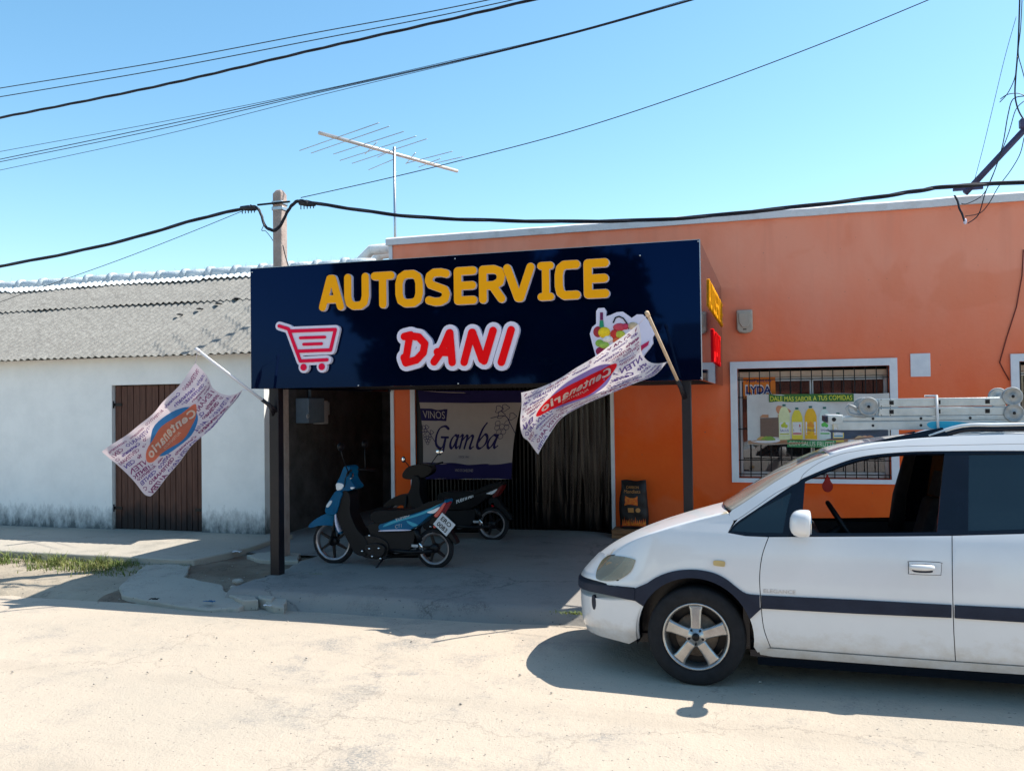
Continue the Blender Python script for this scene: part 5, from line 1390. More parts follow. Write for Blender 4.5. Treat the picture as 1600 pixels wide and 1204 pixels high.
print_text('lettering', 'Mendieta', .16, 1.26, .12, gb, M['bagtxt'], bag, width=.62, off=.005)
print_polys('picture', [rect(.22, .82, .68, 1.15)], gb, M['flame'], bag, .1, off=.003)
print_polys('picture', [rect(.34, .58, .54, .74), circ(.68, .66, .08, 14)], gb, M['bagtxt'], bag, .1, off=.003)

# ------------------------------------------------------------------ posters on the window
M['postor'] = mat('poster orange', (.85, .24, .03), .6, var=.05); M['postnavy'] = mat('poster navy', (.02, .03, .18), .5); M['postwhite'] = mat('poster white', (.8, .8, .8), .5)
py_ = SW+.155
def wp(x, y, Y=py_): q = at(x, y, 1, Y); return (q.x, q.z)
q0 = wp(1161, 586.5); q1 = wp(1212, 622)
po = tag(plate('drinks_poster', [rect(q0[0], q1[1], q1[0], q0[1])], [], (0, py_, 0), (1, 0, 0), (0, 0, 1), .003, M['postor']), 'orange soft drink poster in the upper left corner of the barred window', 'poster')
gp = lambda a, c, o=.002: Vector((a, py_-o, c))
def flat_text(name, s, x0, x1, yb, yt, m, parent, Y, off=.003, **kw):
    """text between photo columns x0..x1 and rows yt..yb, flat on the plane Y"""
    a = at(x0, yb, 1, Y); c = at(x1, yb, 1, Y); t = at(x0, yt, 1, Y)
    V, F, w = text2d(s, t.z-a.z, **kw); k = (c.x-a.x)/w
    return MB().add([(a.x+x*k, Y-off, a.z+y) for x, y in V], F).build(name, m, parent, fix=False)
def ftext(name, s, x0, x1, yb, yt, m, parent, Y, lift=.003, **kw):
    a = at(x0, yb, 1, Y); c = at(x1, yb, 1, Y); t = at(x0, yt, 1, Y)
    V, F, w = text2d(s, t.z-a.z, **kw); k = (c.x-a.x)/w
    return MB().add([(a.x+x*k, Y-lift, a.z+y) for x, y in V], F).build(name, m, parent, fix=False)
ftext('lettering', 'refrescos', 1166, 1206, 597, 592, M['postnavy'], po, py_, .0035, shear=.4, off=.01)
ftext('letter_outline', 'LYDA', 1164.5, 1206.5, 616.5, 602, M['postwhite'], po, py_, .0035, off=.07)
ftext('lettering', 'LYDA', 1166, 1205, 615, 603.5, M['postnavy'], po, py_, .0055, off=.03)
# juice banner tied outside the bars
BY = SW-.035
jb0 = at(1167, 617, 1, BY); jb1 = at(1391, 694, 1, BY)
def jfn(u, v): return (jb0.x+(jb1.x-jb0.x)*u, BY+.012*math.sin(u*9+v*2)+.008*math.sin(u*23), jb1.z+(jb0.z-jb1.z)*v+.006*math.sin(u*PI*4)*(2*v-1))
M['jwhite'] = mat('banner print white', (.60, .60, .58), .5, col2=(.50, .50, .49), scale=3); jb = tag(surface_cloth('juice_banner', jfn, 50, 12, M['jwhite']), 'wide juice advert banner with bottles and plates tied over the window bars', 'banner')
JW, JH = 224., 77.
gj = on_fn(jfn, JW, JH, .002)
def J(px_, py__): return (px_-1167, (694-py__))
cols = {}
def jm(c, r=.5):
    if c not in cols: cols[c] = mat('print', c, r, var=.08, scale=20)
    return cols[c]
def jp(name, pts, c, off=.003, grid=0, smooth_=0):
    q = [J(*p) for p in pts]
    if smooth_: q = crom(q, smooth_, True)
    return print_polys(name, [q], gj, jm(c), jb, grid, off=off)
jp('table', [(1167.5, 688), (1230, 686), (1390, 684), (1390, 693.5), (1167.5, 693.5)], (.36, .20, .12), grid=4)
jp('dark_window', [(1288, 672), (1388, 672), (1388, 685), (1288, 686)], (.06, .08, .12), grid=4, off=.0035)
jp('box', [(1188, 653), (1222, 652), (1222, 683), (1188, 683)], (.17, .11, .085), grid=4, off=.0035)
jp('box_lid', [(1187, 652), (1192, 648), (1222, 648), (1222, 653)], (.45, .22, .12), off=.004)
jp('figure', [(1214, 640), (1218, 634), (1232, 638), (1238, 644), (1220, 648)], (.50, .22, .12), off=.0042, smooth_=3)
for nm, cx_, cy_, rx in (('plate', 1196, 688, 24), ('plate', 1352, 688, 26)):
    print_polys(nm, [circ(*J(cx_, cy_), rx, 24, 3.6)], gj, jm((.62, .62, .64)), jb, 6, off=.005)
for i, (cx_, cc) in enumerate(((1190, (.55, .33, .12)), (1197, (.28, .36, .06)), (1203, (.20, .34, .07)), (1352, (.6, .32, .2)), (1344, (.55, .36, .2)), (1360, (.5, .25, .15)))):
    print_polys('food', [crom([(J(cx_, 685)[0]+a, J(cx_, 685)[1]+c) for a, c in ((-8, -2), (-4, 2.5), (1, 4), (6, 2), (9, -2))], 3, True)], gj, jm(cc), jb, 0, off=.0056+.0004*i)
bott = [(1227, 636, 18, (.62, .66, .38), (.45, .5, .05)), (1247.5, 641, 17.5, (.68, .58, .06), (.5, .03, .04)), (1269, 639, 19, (.75, .42, .02), (.7, .28, .03)), (1291, 641, 18, (.55, .64, .6), (.1, .42, .08)), (1312, 650, 17, (.68, .52, .10), (.1, .3, .4))]
for i, (cx_, yt, w_, c1, c2) in enumerate(bott):
    h_ = w_/2; yb = 687-.3*i+ (4 if i == 4 else 0)
    jp('bottle', [(cx_-h_, yb), (cx_-h_, yt+12), (cx_-h_*.75, yt+5), (cx_-h_*.4, yt), (cx_+h_*.4, yt), (cx_+h_*.75, yt+5), (cx_+h_, yt+12), (cx_+h_, yb)], c1, off=.0045, grid=8)
    jp('bottle_cap', [(cx_-2.6, yt-1), (cx_-2.6, yt-4), (cx_+2.6, yt-4), (cx_+2.6, yt-1)], (.02, .12, .10), off=.005)
    jp('label', [(cx_-h_*.85, yb-7), (cx_-h_*.85, yb-27), (cx_+h_*.85, yb-27), (cx_+h_*.85, yb-7)], (.66, .66, .66), off=.0055)
    print_polys('fruit', [circ(*J(cx_-2.5, yb-22), 3.2, 10), circ(*J(cx_+2.5, yb-21), 3, 10), circ(*J(cx_, yb-25), 2.4, 10)], gj, jm(c2), jb, 0, off=.0065)
    print_text('lettering', 'SALUS', J(cx_-h_*.75, 0)[0], J(0, yb-12.5)[1], 3.6, gj, M['postnavy'], jb, off=.0065, width=w_*.75)
    jp('label_band', [(cx_-h_*.8, yb-8), (cx_-h_*.8, yb-10), (cx_+h_*.8, yb-10), (cx_+h_*.8, yb-8)], c2, off=.0062)
M['grn1'] = mat('green strap line', (.04, .14, .03), .5); M['grn2'] = mat('green strap line pale', (.05, .25, .10), .5); M['yel'] = mat('yellow lettering', (.72, .72, .08), .5)
q = [J(*p) for p in ((1203, 616.8), (1337, 617.2), (1337, 629), (1203, 629))]
print_polys('slogan_band', [q], gj, M['grn1'], jb, 4, off=.006)
print_text('lettering', 'DALE MÁS SABOR A TUS COMIDAS', J(1205.5, 0)[0], J(0, 627)[1], 7.4, gj, M['yel'], jb, off=.009, width=129, )
q = [J(*p) for p in ((1231, 687.5), (1308, 687.5), (1308, 698.5), (1231, 698.5))]
print_polys('slogan_band', [q], gj, M['grn2'], jb, 4, off=.0075)
print_text('lettering', 'CON SALUS FRUTTÉ', J(1233.5, 0)[0], J(0, 696.8)[1], 7.2, gj, mat('pale lettering', (.6, .66, .5), .5), jb, off=.009, width=72)

# ------------------------------------------------------------------ pole, wires, antenna
M['concrete'] = mat('pole concrete', (.30, .23, .20), .9, col2=(.40, .32, .28), scale=7, bump=.4, bscale=40)
PY_ = 8.8
pt = at(437, 297, 1, PY_); pole = empty('utility_pole', (pt.x, PY_, 0), 'concrete utility pole rising behind the left end of the navy sign', 'utility pole')
b = MB(); w = .060
def sq(z, w): return [(pt.x-w, PY_-w, z), (pt.x+w, PY_-w, z), (pt.x+w, PY_+w, z), (pt.x-w, PY_+w, z)]
b.add(sq(0, .064)+sq(pt.z-.05, w)+sq(pt.z, w*.5), [(0, 1, 5, 4), (1, 2, 6, 5), (2, 3, 7, 6), (3, 0, 4, 7), (4, 5, 9, 8), (5, 6, 10, 9), (6, 7, 11, 10), (7, 4, 8, 11), (8, 9, 10, 11)])
bevel(b.build('shaft', M['concrete'], pole), .012, 2)
for zz in (at(437, 318, 1, PY_).z, at(437, 327, 1, PY_).z):
    b = MB(); b.box((pt.x-w-.008, PY_-w-.008, zz-.02), (pt.x+w+.008, PY_+w+.008, zz+.02)); bevel(b.build('band', M['steel'], pole), .004, 1)
b = MB(); z = at(437, 320, 1, PY_).z; b.tube([(pt.x-.24, PY_-.08, z), (pt.x+.19, PY_-.1, z)], .012, 6); b.build('hook', M['dark'], pole)
def clampm(px_, py__):
    q = at(px_, py__, 1, PY_-.1); b = MB(); b.tube([q+Vector((-.1, 0, .01)), q, q+Vector((.1, 0, -.02))], [.02, .035, .02], 8)
    for k in range(5): b.tube([q+Vector((-.08+.04*k, 0, -.01)), q+Vector((-.08+.04*k, 0, -.06))], .006, 5)
    return b.build('cable_clamp', M['cable'], pole)
clampm(388, 325); clampm(480, 318)
def wire(pts, Y, r, lab, cat='cable', name='overhead_cable', grp=None, m='cable', n=8, twist=0, Y1=None):
    P = [];
    pp = crom(pts, n); xs0, xs1 = pts[0][0], pts[-1][0]
    for i, p in enumerate(pp):
        yy = Y if Y1 is None else Y+(Y1-Y)*i/(len(pp)-1)
        P.append(at(p[0], p[1], 1, yy))
    b = MB()
    if twist:
        # resample finely
        Q = []; 
        for a, c in zip(P[:-1], P[1:]):
            k = max(1, int((c-a).length/.07)); Q += [a.lerp(c, j/k) for j in range(k)]
        Q.append(P[-1])
        for ph in (0, 2*PI/3, 4*PI/3):
            b.tube([q+Vector((0, math.cos(ph+i*twist), math.sin(ph+i*twist)))*r*1.1 for i, q in enumerate(Q)], r, 5)
    else: b.tube(P, r, 5)
    return tag(b.build(name, M[m], fix=False), lab, cat, grp)
wire([(-60, 148), (0, 138), (250, 97), (500, 50), (680, 17), (860, -20)], 9, .006, 'topmost thin wire of the three crossing the upper left sky')
wire([(-60, 161), (0, 151.5), (250, 109), (500, 61), (700, 22), (900, -22)], 9, .006, 'middle thin wire of the three crossing the upper left sky')
wire([(-60, 196), (0, 184), (250, 134), (500, 76), (700, 31), (900, -16)], 9, .0085, 'thick twisted cable, lowest of three crossing the upper left sky', twist=.35)
wire([(-60, 249), (0, 237), (250, 191), (500, 141), (700, 96), (900, 49), (1120, -14)], 9.3, .0035, 'faint uppermost wire of the lower bundle in the left sky')
wire([(-60, 262), (0, 249), (250, 197), (500, 142.5), (700, 98), (900, 50), (1120, -12)], 9.3, .0055, 'darkest wire of the lower bundle crossing the left sky')
wire([(-60, 265), (0, 253), (250, 202), (500, 144.5), (700, 99.5), (900, 51), (1120, -11)], 9.32, .005, 'thin wire touching the darkest wire of the lower bundle')
wire([(-60, 278), (0, 266), (250, 212), (500, 149), (700, 101), (900, 52), (1120, -10)], 9.3, .0035, 'faint lowest wire of the lower bundle in the left sky')
wire([(470, 309), (600, 280), (715, 252), (900, 203), (1100, 137), (1300, 62), (1480, -12)], PY_-.1, .005, 'single thin wire rising from the pole over the antenna to the right')
wire([(478, 315), (540, 325), (640, 338), (760, 344), (900, 346), (1050, 342), (1200, 328), (1350, 311), (1430, 299), (1490, 291), (1640, 283)], PY_-.1, .0105, 'thick twisted black cable running from the pole above the orange wall', twist=.33)
wire([(-60, 428), (0, 416), (100, 397), (200, 374), (300, 345), (370, 328), (390, 324)], PY_-.1, .0105, 'thick twisted black cable left of the pole above the corrugated roof', twist=.33)
wire([(-60, 498), (0, 472), (100, 437), (200, 401), (300, 362), (393, 324)], PY_-.12, .004, 'thin wire sloping from the pole down across the corrugated roof')
wire([(392, 322), (403, 326), (409, 338), (413, 351), (421, 358), (431, 359), (440, 349), (448, 333), (456, 321), (466, 314), (480, 316)], PY_-.2, .0105, 'looped black jumper cable hanging across the pole top', twist=.3)
wire([(412, 352), (409, 360), (415, 361), (424, 372), (426, 376)], PY_-.22, .004, 'thin loose wire end below the jumper loop on the pole')
wire([(442, 383), (446, 400), (451, 417)], PY_-.1, .006, 'short thin cable hanging down the right side of the pole')
# antenna on the roof
AY = 11.75; a0 = at(616, 236, 1, AY); ZA = a0.z
M['antal'] = mat('antenna aluminium', (.6, .55, .52), .45, .5, var=.2)
an = empty('tv_antenna', (a0.x, a0.y, PT), 'long television aerial with thin cross rods on a mast above the shop', 'antenna')
b = MB(); b.tube([(a0.x, a0.y, 3.3), (a0.x, a0.y, ZA+.06)], .021, 8); b.build('mast', M['steel'], an)
ZB = at(610, 240, 1, AY).z
def ap(px_, py__): return at(px_, py__, 2, ZB)
e0, e1 = ap(498.5, 207.5), ap(714.5, 267.5)
# keep the boom straight through the mast top
b = MB(); b.tube([e0, e1], .026, 10); b.build('boom', M['antal'], an)
for (x0_, y0_, x1_, y1_) in [(468, 235.5, 592, 192), (486, 239.5, 608, 197.5), (521, 241, 631, 205.5), (531, 251, 650, 213), (550, 255.5, 667, 217), (576, 265.5, 615, 249),
                     (570, 241, 589, 222), (590, 246, 612, 235), (634, 256, 649, 239), (654, 261.5, 688, 248), (634, 255.5, 707, 236.5), (668, 258, 724, 245)]:
    p, q = ap(x0_, y0_), ap(x1_, y1_)
    b = MB(); b.tube([p, q], .006, 5); b.build('rod', M['steel'], an)
# service entry on the parapet at the far right
EY = 11.0
M['bluesteel'] = mat('old service pipe', (.05, .05, .11), .5, var=.3)
q0, q1 = at(1508, 302, 1, EY), at(1606, 197, 1, EY)
se = empty('service_pipe', (q0.x, EY, q0.z), 'slanted dark service pipe with bracket on the parapet at the right edge', 'pipe')
b = MB(); b.tube([q0, q0.lerp(q1, 1.5)], .036, 10); b.build('pipe', M['bluesteel'], se)
c0, c1 = at(1489, 297, 1, EY), at(1536, 297, 1, EY); b = MB(); b.box((c0.x, EY-.02, c0.z-.014), (c1.x, EY+.02, c0.z+.014)); b.build('bracket', M['bluesteel'], se)
q = at(1600, 193, 1, EY-.05); b = MB(); b.cbox(q, (.09, .09, .1)); bevel(b.build('box', M['bluesteel'], se), .01, 1)
for k, (pts, r, lab) in enumerate([
    ([(1594, -30), (1592, 40), (1590, 84), (1587, 120), (1586, 150), (1591, 172), (1600, 188)], .009, 'main dark cable dropping from the top right corner to the pipe'),
    ([(1598, -30), (1595, 40), (1591, 82), (1596, 105), (1603, 130)], .005, 'second cable beside the main drop in the top right corner'),
    ([(1589, 88), (1586, 120), (1575, 145), (1562, 160)], .005, 'loose cut cable curling left below the top right bundle'),
    ([(1563, 155), (1574, 148), (1590, 146), (1602, 150)], .005, 'short curved cable crossing the right edge above the pipe'),
    ([(1602, 150), (1583, 155), (1575, 180), (1567, 225), (1556, 262), (1540, 300), (1529, 335), (1512, 349)], .006, 'long loose cable looping from the right edge to the wall lamp holder'),
    ([(1600, 158), (1587, 172), (1577, 205), (1562, 245), (1549, 280), (1535, 305), (1512, 318), (1502, 318)], .005, 'thin cable looping beside the longer one under the pipe'),
    ([(1600, 215), (1594, 240), (1580, 265), (1560, 292), (1545, 318), (1531, 333), (1508, 338)], .005, 'thin drooping cable right of the slanted pipe'),
    ([(1588, 26), (1570, 90), (1552, 165), (1535, 235), (1523, 280)], .003, 'faint straight stay wire left of the top right cables'),
    ([(1491, 305), (1496, 314), (1499, 326), (1503, 334), (1507, 346)], .012, 'short hanging lead with a bulb holder below the pipe bracket')]):
    wire(pts, EY-.06-.012*k, r, lab, n=5)
q = at(1508, 346, 1, EY-.15); tag(MB().ell(q, (.02, .02, .035), 10, 8).build('bulb', M['lilac']), 'small white bulb hanging below the parapet at the right', 'bulb')
# meters on the side wall of the white house
mt = empty('electricity_meters', (XR, 10.8, 1.8), 'grey electricity meter boxes on the side wall of the white house', 'meter box')
M['metergrey'] = mat('meter grey', (.14, .18, .22), .45, var=.15); M['meterwhite'] = mat('meter pale', (.42, .42, .42), .5, var=.1)
def mbox(x0_, x1_, yt, yb, dep, m, name):
    a = at(x0_, yt, 0, XR+.0); c = at(x1_, yb, 0, XR+.0)
    b = MB(); b.box((XR-.005, min(a.y, c.y), c.z), (XR+dep, max(a.y, c.y), a.z)); return bevel(b.build(name, m, mt), .012, 2), a, c
o, a, c = mbox(462, 488, 622, 660, .20, M['metergrey'], 'meter_case')
o, a, c = mbox(489, 500, 626, 662, .14, M['meterwhite'], 'meter_case')
o, a, c = mbox(500, 508, 628, 648, .08, M['meterwhite'], 'fuse_case')
b = MB(); q = at(484, 618, 0, XR+.03); b.tube([(q.x, q.y, q.z-.02), (q.x, q.y, 2.6)], .022, 8); b.build('conduit', M['metergrey'], mt)
q = at(482, 650, 0, XR+.205); b = MB(); b.lathe([(.035, 0), (.035, .01), (.02, .012), (.018, 0)], (XR+.19, q.y, q.z), (1, 0, 0), 16); b.build('seal', M['meterwhite'], mt)

# ------------------------------------------------------------------ flags
def coons(top, bot, hoist, fly):
    """four photo polylines with their depths (x, y, Y) -> surface f(u, v); u from hoist to fly, v from bottom to top"""
    def cur(c):
        P = [at(x, y, 1, Y) for x, y, Y in c]; Q = [Vector(q) for q in crom([tuple(p) for p in P], 6)]
        L = [0]
        for a, b in zip(Q[:-1], Q[1:]): L.append(L[-1]+(b-a).length)
        def f(t):
            t = max(0, min(1, t))*L[-1]
            for i in range(len(Q)-1):
                if t <= L[i+1]: return Q[i].lerp(Q[i+1], (t-L[i])/max(1e-9, L[i+1]-L[i]))
            return Q[-1]
        return f
    T, B, H, F = cur(top), cur(bot), cur(hoist), cur(fly)
    A, Bc, C, D = T(0), B(0), T(1), B(1)
    def f(u, v, wave_=0):
        p = T(u)*v+B(u)*(1-v)+H(1-v)*(1-u)+F(1-v)*u-(A*v*(1-u)+Bc*(1-v)*(1-u)+C*v*u+D*(1-v)*u)
        return p
    return f
MAR = cloth('maroon print', (.26, .06, .16), .4); PUR = cloth('purple print', (.16, .10, .30), .4)
M['flagcloth'] = cloth('flag cloth', (.72, .60, .62), .5, bump=.3, bscale=5); M['flagcloth2'] = cloth('flag cloth bright', (.74, .68, .70), .45, bump=.3, bscale=5)
def flag(fn0, waves, clothm, redm, bluem, lab, lettm):
    fn = lambda u, v: fn0(u, v)+Vector((0, 1, 0))*waves(u, v)
    fl_ = surface_cloth('flag', fn, 30, 22, clothm); tag(fl_, lab, 'flag', 'printed advertising flags on the canopy posts')
    g = on_fn(fn, 2, 1, .002)
    blade_ = crom([(.40, .60), (.60, .67), (1.05, .73), (1.42, .66), (1.66, .50), (1.62, .40), (1.35, .36), (1.0, .27), (.70, .33), (.46, .48)], 5, True)
    ell_ = [(.98+.52*math.cos(t)*math.cos(.16)+.31*math.sin(t)*math.sin(.16), .52+.31*math.sin(t)*math.cos(.16)-.52*math.cos(t)*math.sin(.16)*.5) for t in [2*PI*i/36 for i in range(36)]]
    core = [shrink(blade_, -.045), shrink(ell_, -.04)]
    rr = random.Random(len(lab))
    y = .015; row = 0; vs_m = MB(); vs_p = MB()
    words = ['CENTENARIO', 'Centenario', 'AUTENTICO', 'centenario', 'CENTENARIO', 'Centenario', 'CENTEN ARIO']
    while y < .96:
        h = rr.choice((.05, .06, .075, .09, .11)); x = -rr.uniform(0, .3)
        while x < 2:
            wd_ = rr.choice(words); sh_ = rr.choice((0, 0, .35, .2)); bo_ = rr.choice((.015, .03, .045))
            V, F, w = text2d(wd_, h*.82, shear=sh_, off=bo_, res=1)
            mbx = vs_m if rr.random() < .55 else vs_p
            keep = [f for f in F if all(.03 < x+V[i][0] < 1.97 and y+V[i][1] < .985 and y+V[i][1] > .01 for i in f) and
                    not any(pip((x+V[f[0]][0], y+V[f[0]][1]), c_) for c_ in core)]
            mp = {}; vv = []; ff = []
            for f in keep:
                for i in f:
                    if i not in mp: mp[i] = len(vv); vv.append(g(x+V[i][0], y+V[i][1], .0025))
                ff.append(tuple(mp[i] for i in f))
            if ff: mbx.add(vv, ff)
            x += w+.05
        y += h*1.18
    vs_m.build('lettering', MAR, fl_, fix=False); vs_p.build('lettering', PUR, fl_, fix=False)
    pale = lettm
    print_polys('emblem_ellipse', [ell_], g, bluem, fl_, .05, off=.0035)
    print_polys('emblem_blade', [blade_], g, redm, fl_, .05, off=.0055)
    V, F, w = text2d('Centenario', .19, off=.03, sp=1.12); k = 1.10/w
    MB().add([g(.48+x*k, .445+y_*(.75+.35*math.sin(PI*min(1, x/w)))+.03*math.sin(PI*x/w), .0085) for x, y_ in V], F).build('lettering', pale, fl_, fix=False)
    print_text('lettering', 'AUTENTICO', .86, .37, .05, g, pale, fl_, off=.0085, width=.42)
    return fl_
def z4p(x, y): return (150+x/4.632, 540+y/4.632)
def mk(pts, f, Ya, Yb):
    n = len(pts)-1; return [(*f(*p), Ya+(Yb-Ya)*i/n) for i, p in enumerate(pts)]
LF = coons(mk([(720, 125), (650, 250), (540, 385), (370, 525), (200, 655), (60, 765)], z4p, 7.18, 6.95),
           mk([(1065, 315), (970, 420), (830, 590), (700, 722), (560, 880), (385, 1090)], z4p, 7.55, 7.15),
           mk([(720, 125), (785, 235), (860, 315), (950, 358), (1065, 315)], z4p, 7.18, 7.55),
           mk([(60, 765), (170, 865), (285, 980), (345, 1075), (385, 1090)], z4p, 6.95, 7.15))
flag(LF, lambda u, v: .045*math.sin(v*10+u*3)*(1-u*.8)+.03*math.sin(u*9+v*2)+.012*math.sin(u*21-v*9), M['flagcloth'], cloth('faded red', (.72, .20, .12), .5), cloth('faded blue', (.05, .22, .48), .5),
     'left flag of pale cloth with faded orange emblem in front of the plank door', cloth('pale print', (.7, .55, .45), .4))
def z5p(x, y): return (800+x/4.817, 470+y/4.817)
RF = coons(mk([(955, 175), (860, 255), (640, 410), (480, 520), (300, 620), (70, 690)], z5p, 7.2, 7.1),
           mk([(1165, 460), (1060, 560), (900, 625), (700, 715), (500, 800), (340, 915), (215, 1150)], z5p, 7.5, 7.2),
           mk([(955, 175), (965, 290), (985, 400), (1040, 462), (1165, 460)], z5p, 7.2, 7.5),
           mk([(70, 690), (68, 800), (75, 1000), (130, 1060), (215, 1150)], z5p, 7.1, 7.2))
flag(RF, lambda u, v: .07*math.sin(v*9+u*5)*(1-u*.7)+.045*math.sin(u*11+v*4)-.05*u*v+.015*math.sin(u*24+v*11), M['flagcloth2'], cloth('bright red', (.88, .010, .02), .45), cloth('violet', (.26, .20, .50), .4),
     'right flag of white cloth with bright red emblem hanging across the sign', cloth('cream print', (.75, .6, .52), .3))
M['polew'] = mat('pale flag pole', (.62, .62, .66), .5, var=.1); M['poleg'] = mat('wooden flag pole', (.50, .36, .24), .6, var=.2)
def fpole(b0, t0, m, lab, mid=None):
    e = empty('flag_pole', b0, lab, 'flag pole'); b = MB(); b.tube([b0, t0], .014, 10); b.build('rod', m, e)
    b = MB(); d = (Vector(t0)-Vector(b0)).normalized(); b.tube([Vector(t0)-d*.02, Vector(t0)+d*.025], .018, 10); b.build('tip', m, e)
    b = MB(); b.tube([Vector(b0)-d*.12, Vector(b0)+d*.10], .019, 10); b.build('socket', M['postblk'], e)
    return e
lb = at(421, 633, 1, 7.72); lt = at(309, 547, 1, 7.05)
fpole(lb, lt, M['polew'], 'pale slanted pole of the left flag fixed to the thick post')
b = MB(); b.tube([lb, at(428, 648, 1, 7.80)], .02, 8); tag(b.build('pole_bracket', M['postblk']), 'black bracket holding the left flag pole on the thick post', 'bracket')
rb = at(1064, 606, 1, 7.70); rt = at(1012, 491, 1, 7.1)
fpole(rb, rt, M['poleg'], 'light wooden slanted pole of the right flag fixed to the thin post')
b = MB(); b.tube([rb, at(1069, 622, 1, 7.80)], .02, 8); tag(b.build('pole_bracket', M['postblk']), 'black bracket holding the right flag pole on the thin post', 'bracket')
for (a, c) in ((at(305.4, 567, 1, 7.18), lt), (at(380, 608, 1, 7.55), at(392, 611, 1, 7.56)), (at(998.3, 506.3, 1, 7.2), rt), (at(1041.8, 565.5, 1, 7.5), at(1046, 567, 1, 7.5))):
    b = MB(); b.tube([a, c], .003, 5); tag(b.build('cord', M['lilac']), None, None)
    o = bpy.context.scene.collection.objects[-1]
_cl = ['thin cord from the top corner of the left flag to its pole tip', 'short cord tying the lower corner of the left flag to its pole',
       'thin cord from the top corner of the right flag to its pole tip', 'short cord tying the lower corner of the right flag to its pole']
for o, lab in zip([o for o in COL.objects if o.name.startswith('cord') and o.parent is None], _cl): tag(o, lab, 'cord')

# ------------------------------------------------------------------ motorcycles
def motorbike(mapf, Yc, body, accent, lab, kind, plate_=True, zg=.09):
    """mapf: traced outline point -> (X, Z) on the bike's middle plane"""
    c0 = mapf(285+70, 925); root = empty('motorcycle', (mapf(700, 900)[0], Yc, zg), lab, 'motorcycle', 'motorcycles parked under the canopy')
    def part(name, pts, hw, m, parent=root, y=0, bev=.012, sm=3, taper=None):
        P = [mapf(*p) for p in (crom(pts, sm, True) if sm else pts)]
        o = plate(name, [P], [], (0, Yc+y-hw, 0), (1, 0, 0), (0, 0, 1), 2*hw, m, parent)
        bevel(o, bev, 3, 35); return o
    def tube(name, pts, r, m, parent=root, yy=0):
        b = MB(); ys = yy if isinstance(yy, (list, tuple)) else [yy]*len(pts)
        b.tube([(mapf(x, z)[0], Yc+y_, mapf(x, z)[1]) for (x, z), y_ in zip(pts, ys)], r, 8); return b.build(name, m, parent)
    # wheels
    for (wx, wy, spk) in ((285, 846, 6), (1148, 908, 5)):
        X, Z = mapf(wx, wy); Rr = Z-zg
        w_ = empty('wheel', (X, Yc, Z)); w_.parent = root; w_.matrix_parent_inverse = Matrix.Translation(-root.location)
        ax = (0, -1, 0); b = MB(); b.lathe([(Rr-.050, -.030), (Rr-.03, -.038), (Rr-.008, -.022), (Rr, 0), (Rr-.008, .022), (Rr-.03, .038), (Rr-.050, .030)], (X, Yc, Z), ax, 48, close=True); b.build('tyre', M['rubber'], w_)
        b = MB(); b.lathe([(Rr-.047, -.032), (Rr-.042, -.034), (Rr-.052, -.030), (Rr-.068, -.02), (Rr-.068, .02), (Rr-.052, .030), (Rr-.042, .034), (Rr-.047, .032)], (X, Yc, Z), ax, 48, close=True); b.build('rim', M['rimline'], w_)
        b = MB(); b.lathe([(0, -.045), (.045, -.045), (.05, -.03), (.05, .03), (.045, .045), (0, .045)], (X, Yc, Z), ax, 20)
        for k in range(spk):
            t = 2*PI*k/spk+.4; d = Vector((math.cos(t), 0, math.sin(t))); n_ = Vector((-d.z, 0, d.x)); c_ = Vector((X, Yc, Z))
            pts = [c_+d*.03+n_*.016, c_+d*.03-n_*.016, c_+d*(Rr-.06)-n_*.009+n_*.03, c_+d*(Rr-.06)+n_*.009+n_*.03]
            off_ = Vector((0, .012, 0)); b.add([p-off_ for p in pts]+[p+off_ for p in pts], [(0, 1, 2, 3), (7, 6, 5, 4), (0, 4, 5, 1), (1, 5, 6, 2), (2, 6, 7, 3), (3, 7, 4, 0)])
        b.build('hub', M['black'], w_)
    # fork, front mudguard, leg shield, cowl
    for s in (-1, 1): tube('fork', [(330, 610), (285, 868)], .016, M['dark'], yy=s*.075)
    part('front_mudguard', [(88, 715), (130, 668), (200, 625), (270, 598), (318, 602), (345, 640), (362, 700), (372, 770), (345, 778), (318, 740), (290, 712), (230, 708), (170, 712), (110, 728)], .062, body, bev=.03)
    if kind: part('leg_shield', [(352, 408), (402, 425), (385, 480), (370, 540), (345, 605), (300, 612), (258, 590), (266, 535), (300, 478)], .13, body, bev=.05)
    part('leg_shield_inner', [(392, 420), (440, 416), (462, 480), (462, 600), (520, 735), (600, 830), (600, 950), (560, 960), (500, 935), (440, 830), (370, 690), (345, 600), (372, 530)], .11, M['dark'], bev=.04)
    if kind: part('shield_edge', [(336, 610), (345, 612), (352, 680), (372, 750), (364, 752), (340, 690)], .125, accent, bev=.004)
    if kind: cw = part('headlamp_cowl', [(405, 208), (440, 204), (462, 235), (452, 290), (475, 340), (505, 382), (470, 405), (400, 414), (345, 408), (342, 350), (375, 285)], .10, body, bev=.045)
    if kind: part('headlamp', [(343, 345), (405, 356), (388, 398), (346, 408)], .085, M['lens'], cw, y=-.022, bev=.015)
    if kind: part('indicator', [(266, 540), (298, 492), (318, 498), (288, 545)], .10, M['lens'], y=-.034, bev=.01)
    if kind: part('indicator', [(468, 378), (505, 380), (480, 396)], .03, M['lens'], y=-.095, bev=.006)
    for s in (-1, 1) if kind else ():
        tube('handlebar', [(445, 235), (480, 250), (520, 262)], .014, M['black'], yy=[s*.03, s*.2, s*.33])
        h = tube('mirror_stalk', [(480, 245), (455, 120), (450, 60)], .006, M['black'], yy=[s*.2, s*.26, s*.28])
        X, Z = mapf(448, 30); b = MB(); b.ell((X, Yc+s*.28, Z), (.025, .062, .045), 14, 8); b.build('mirror', M['black'], h)
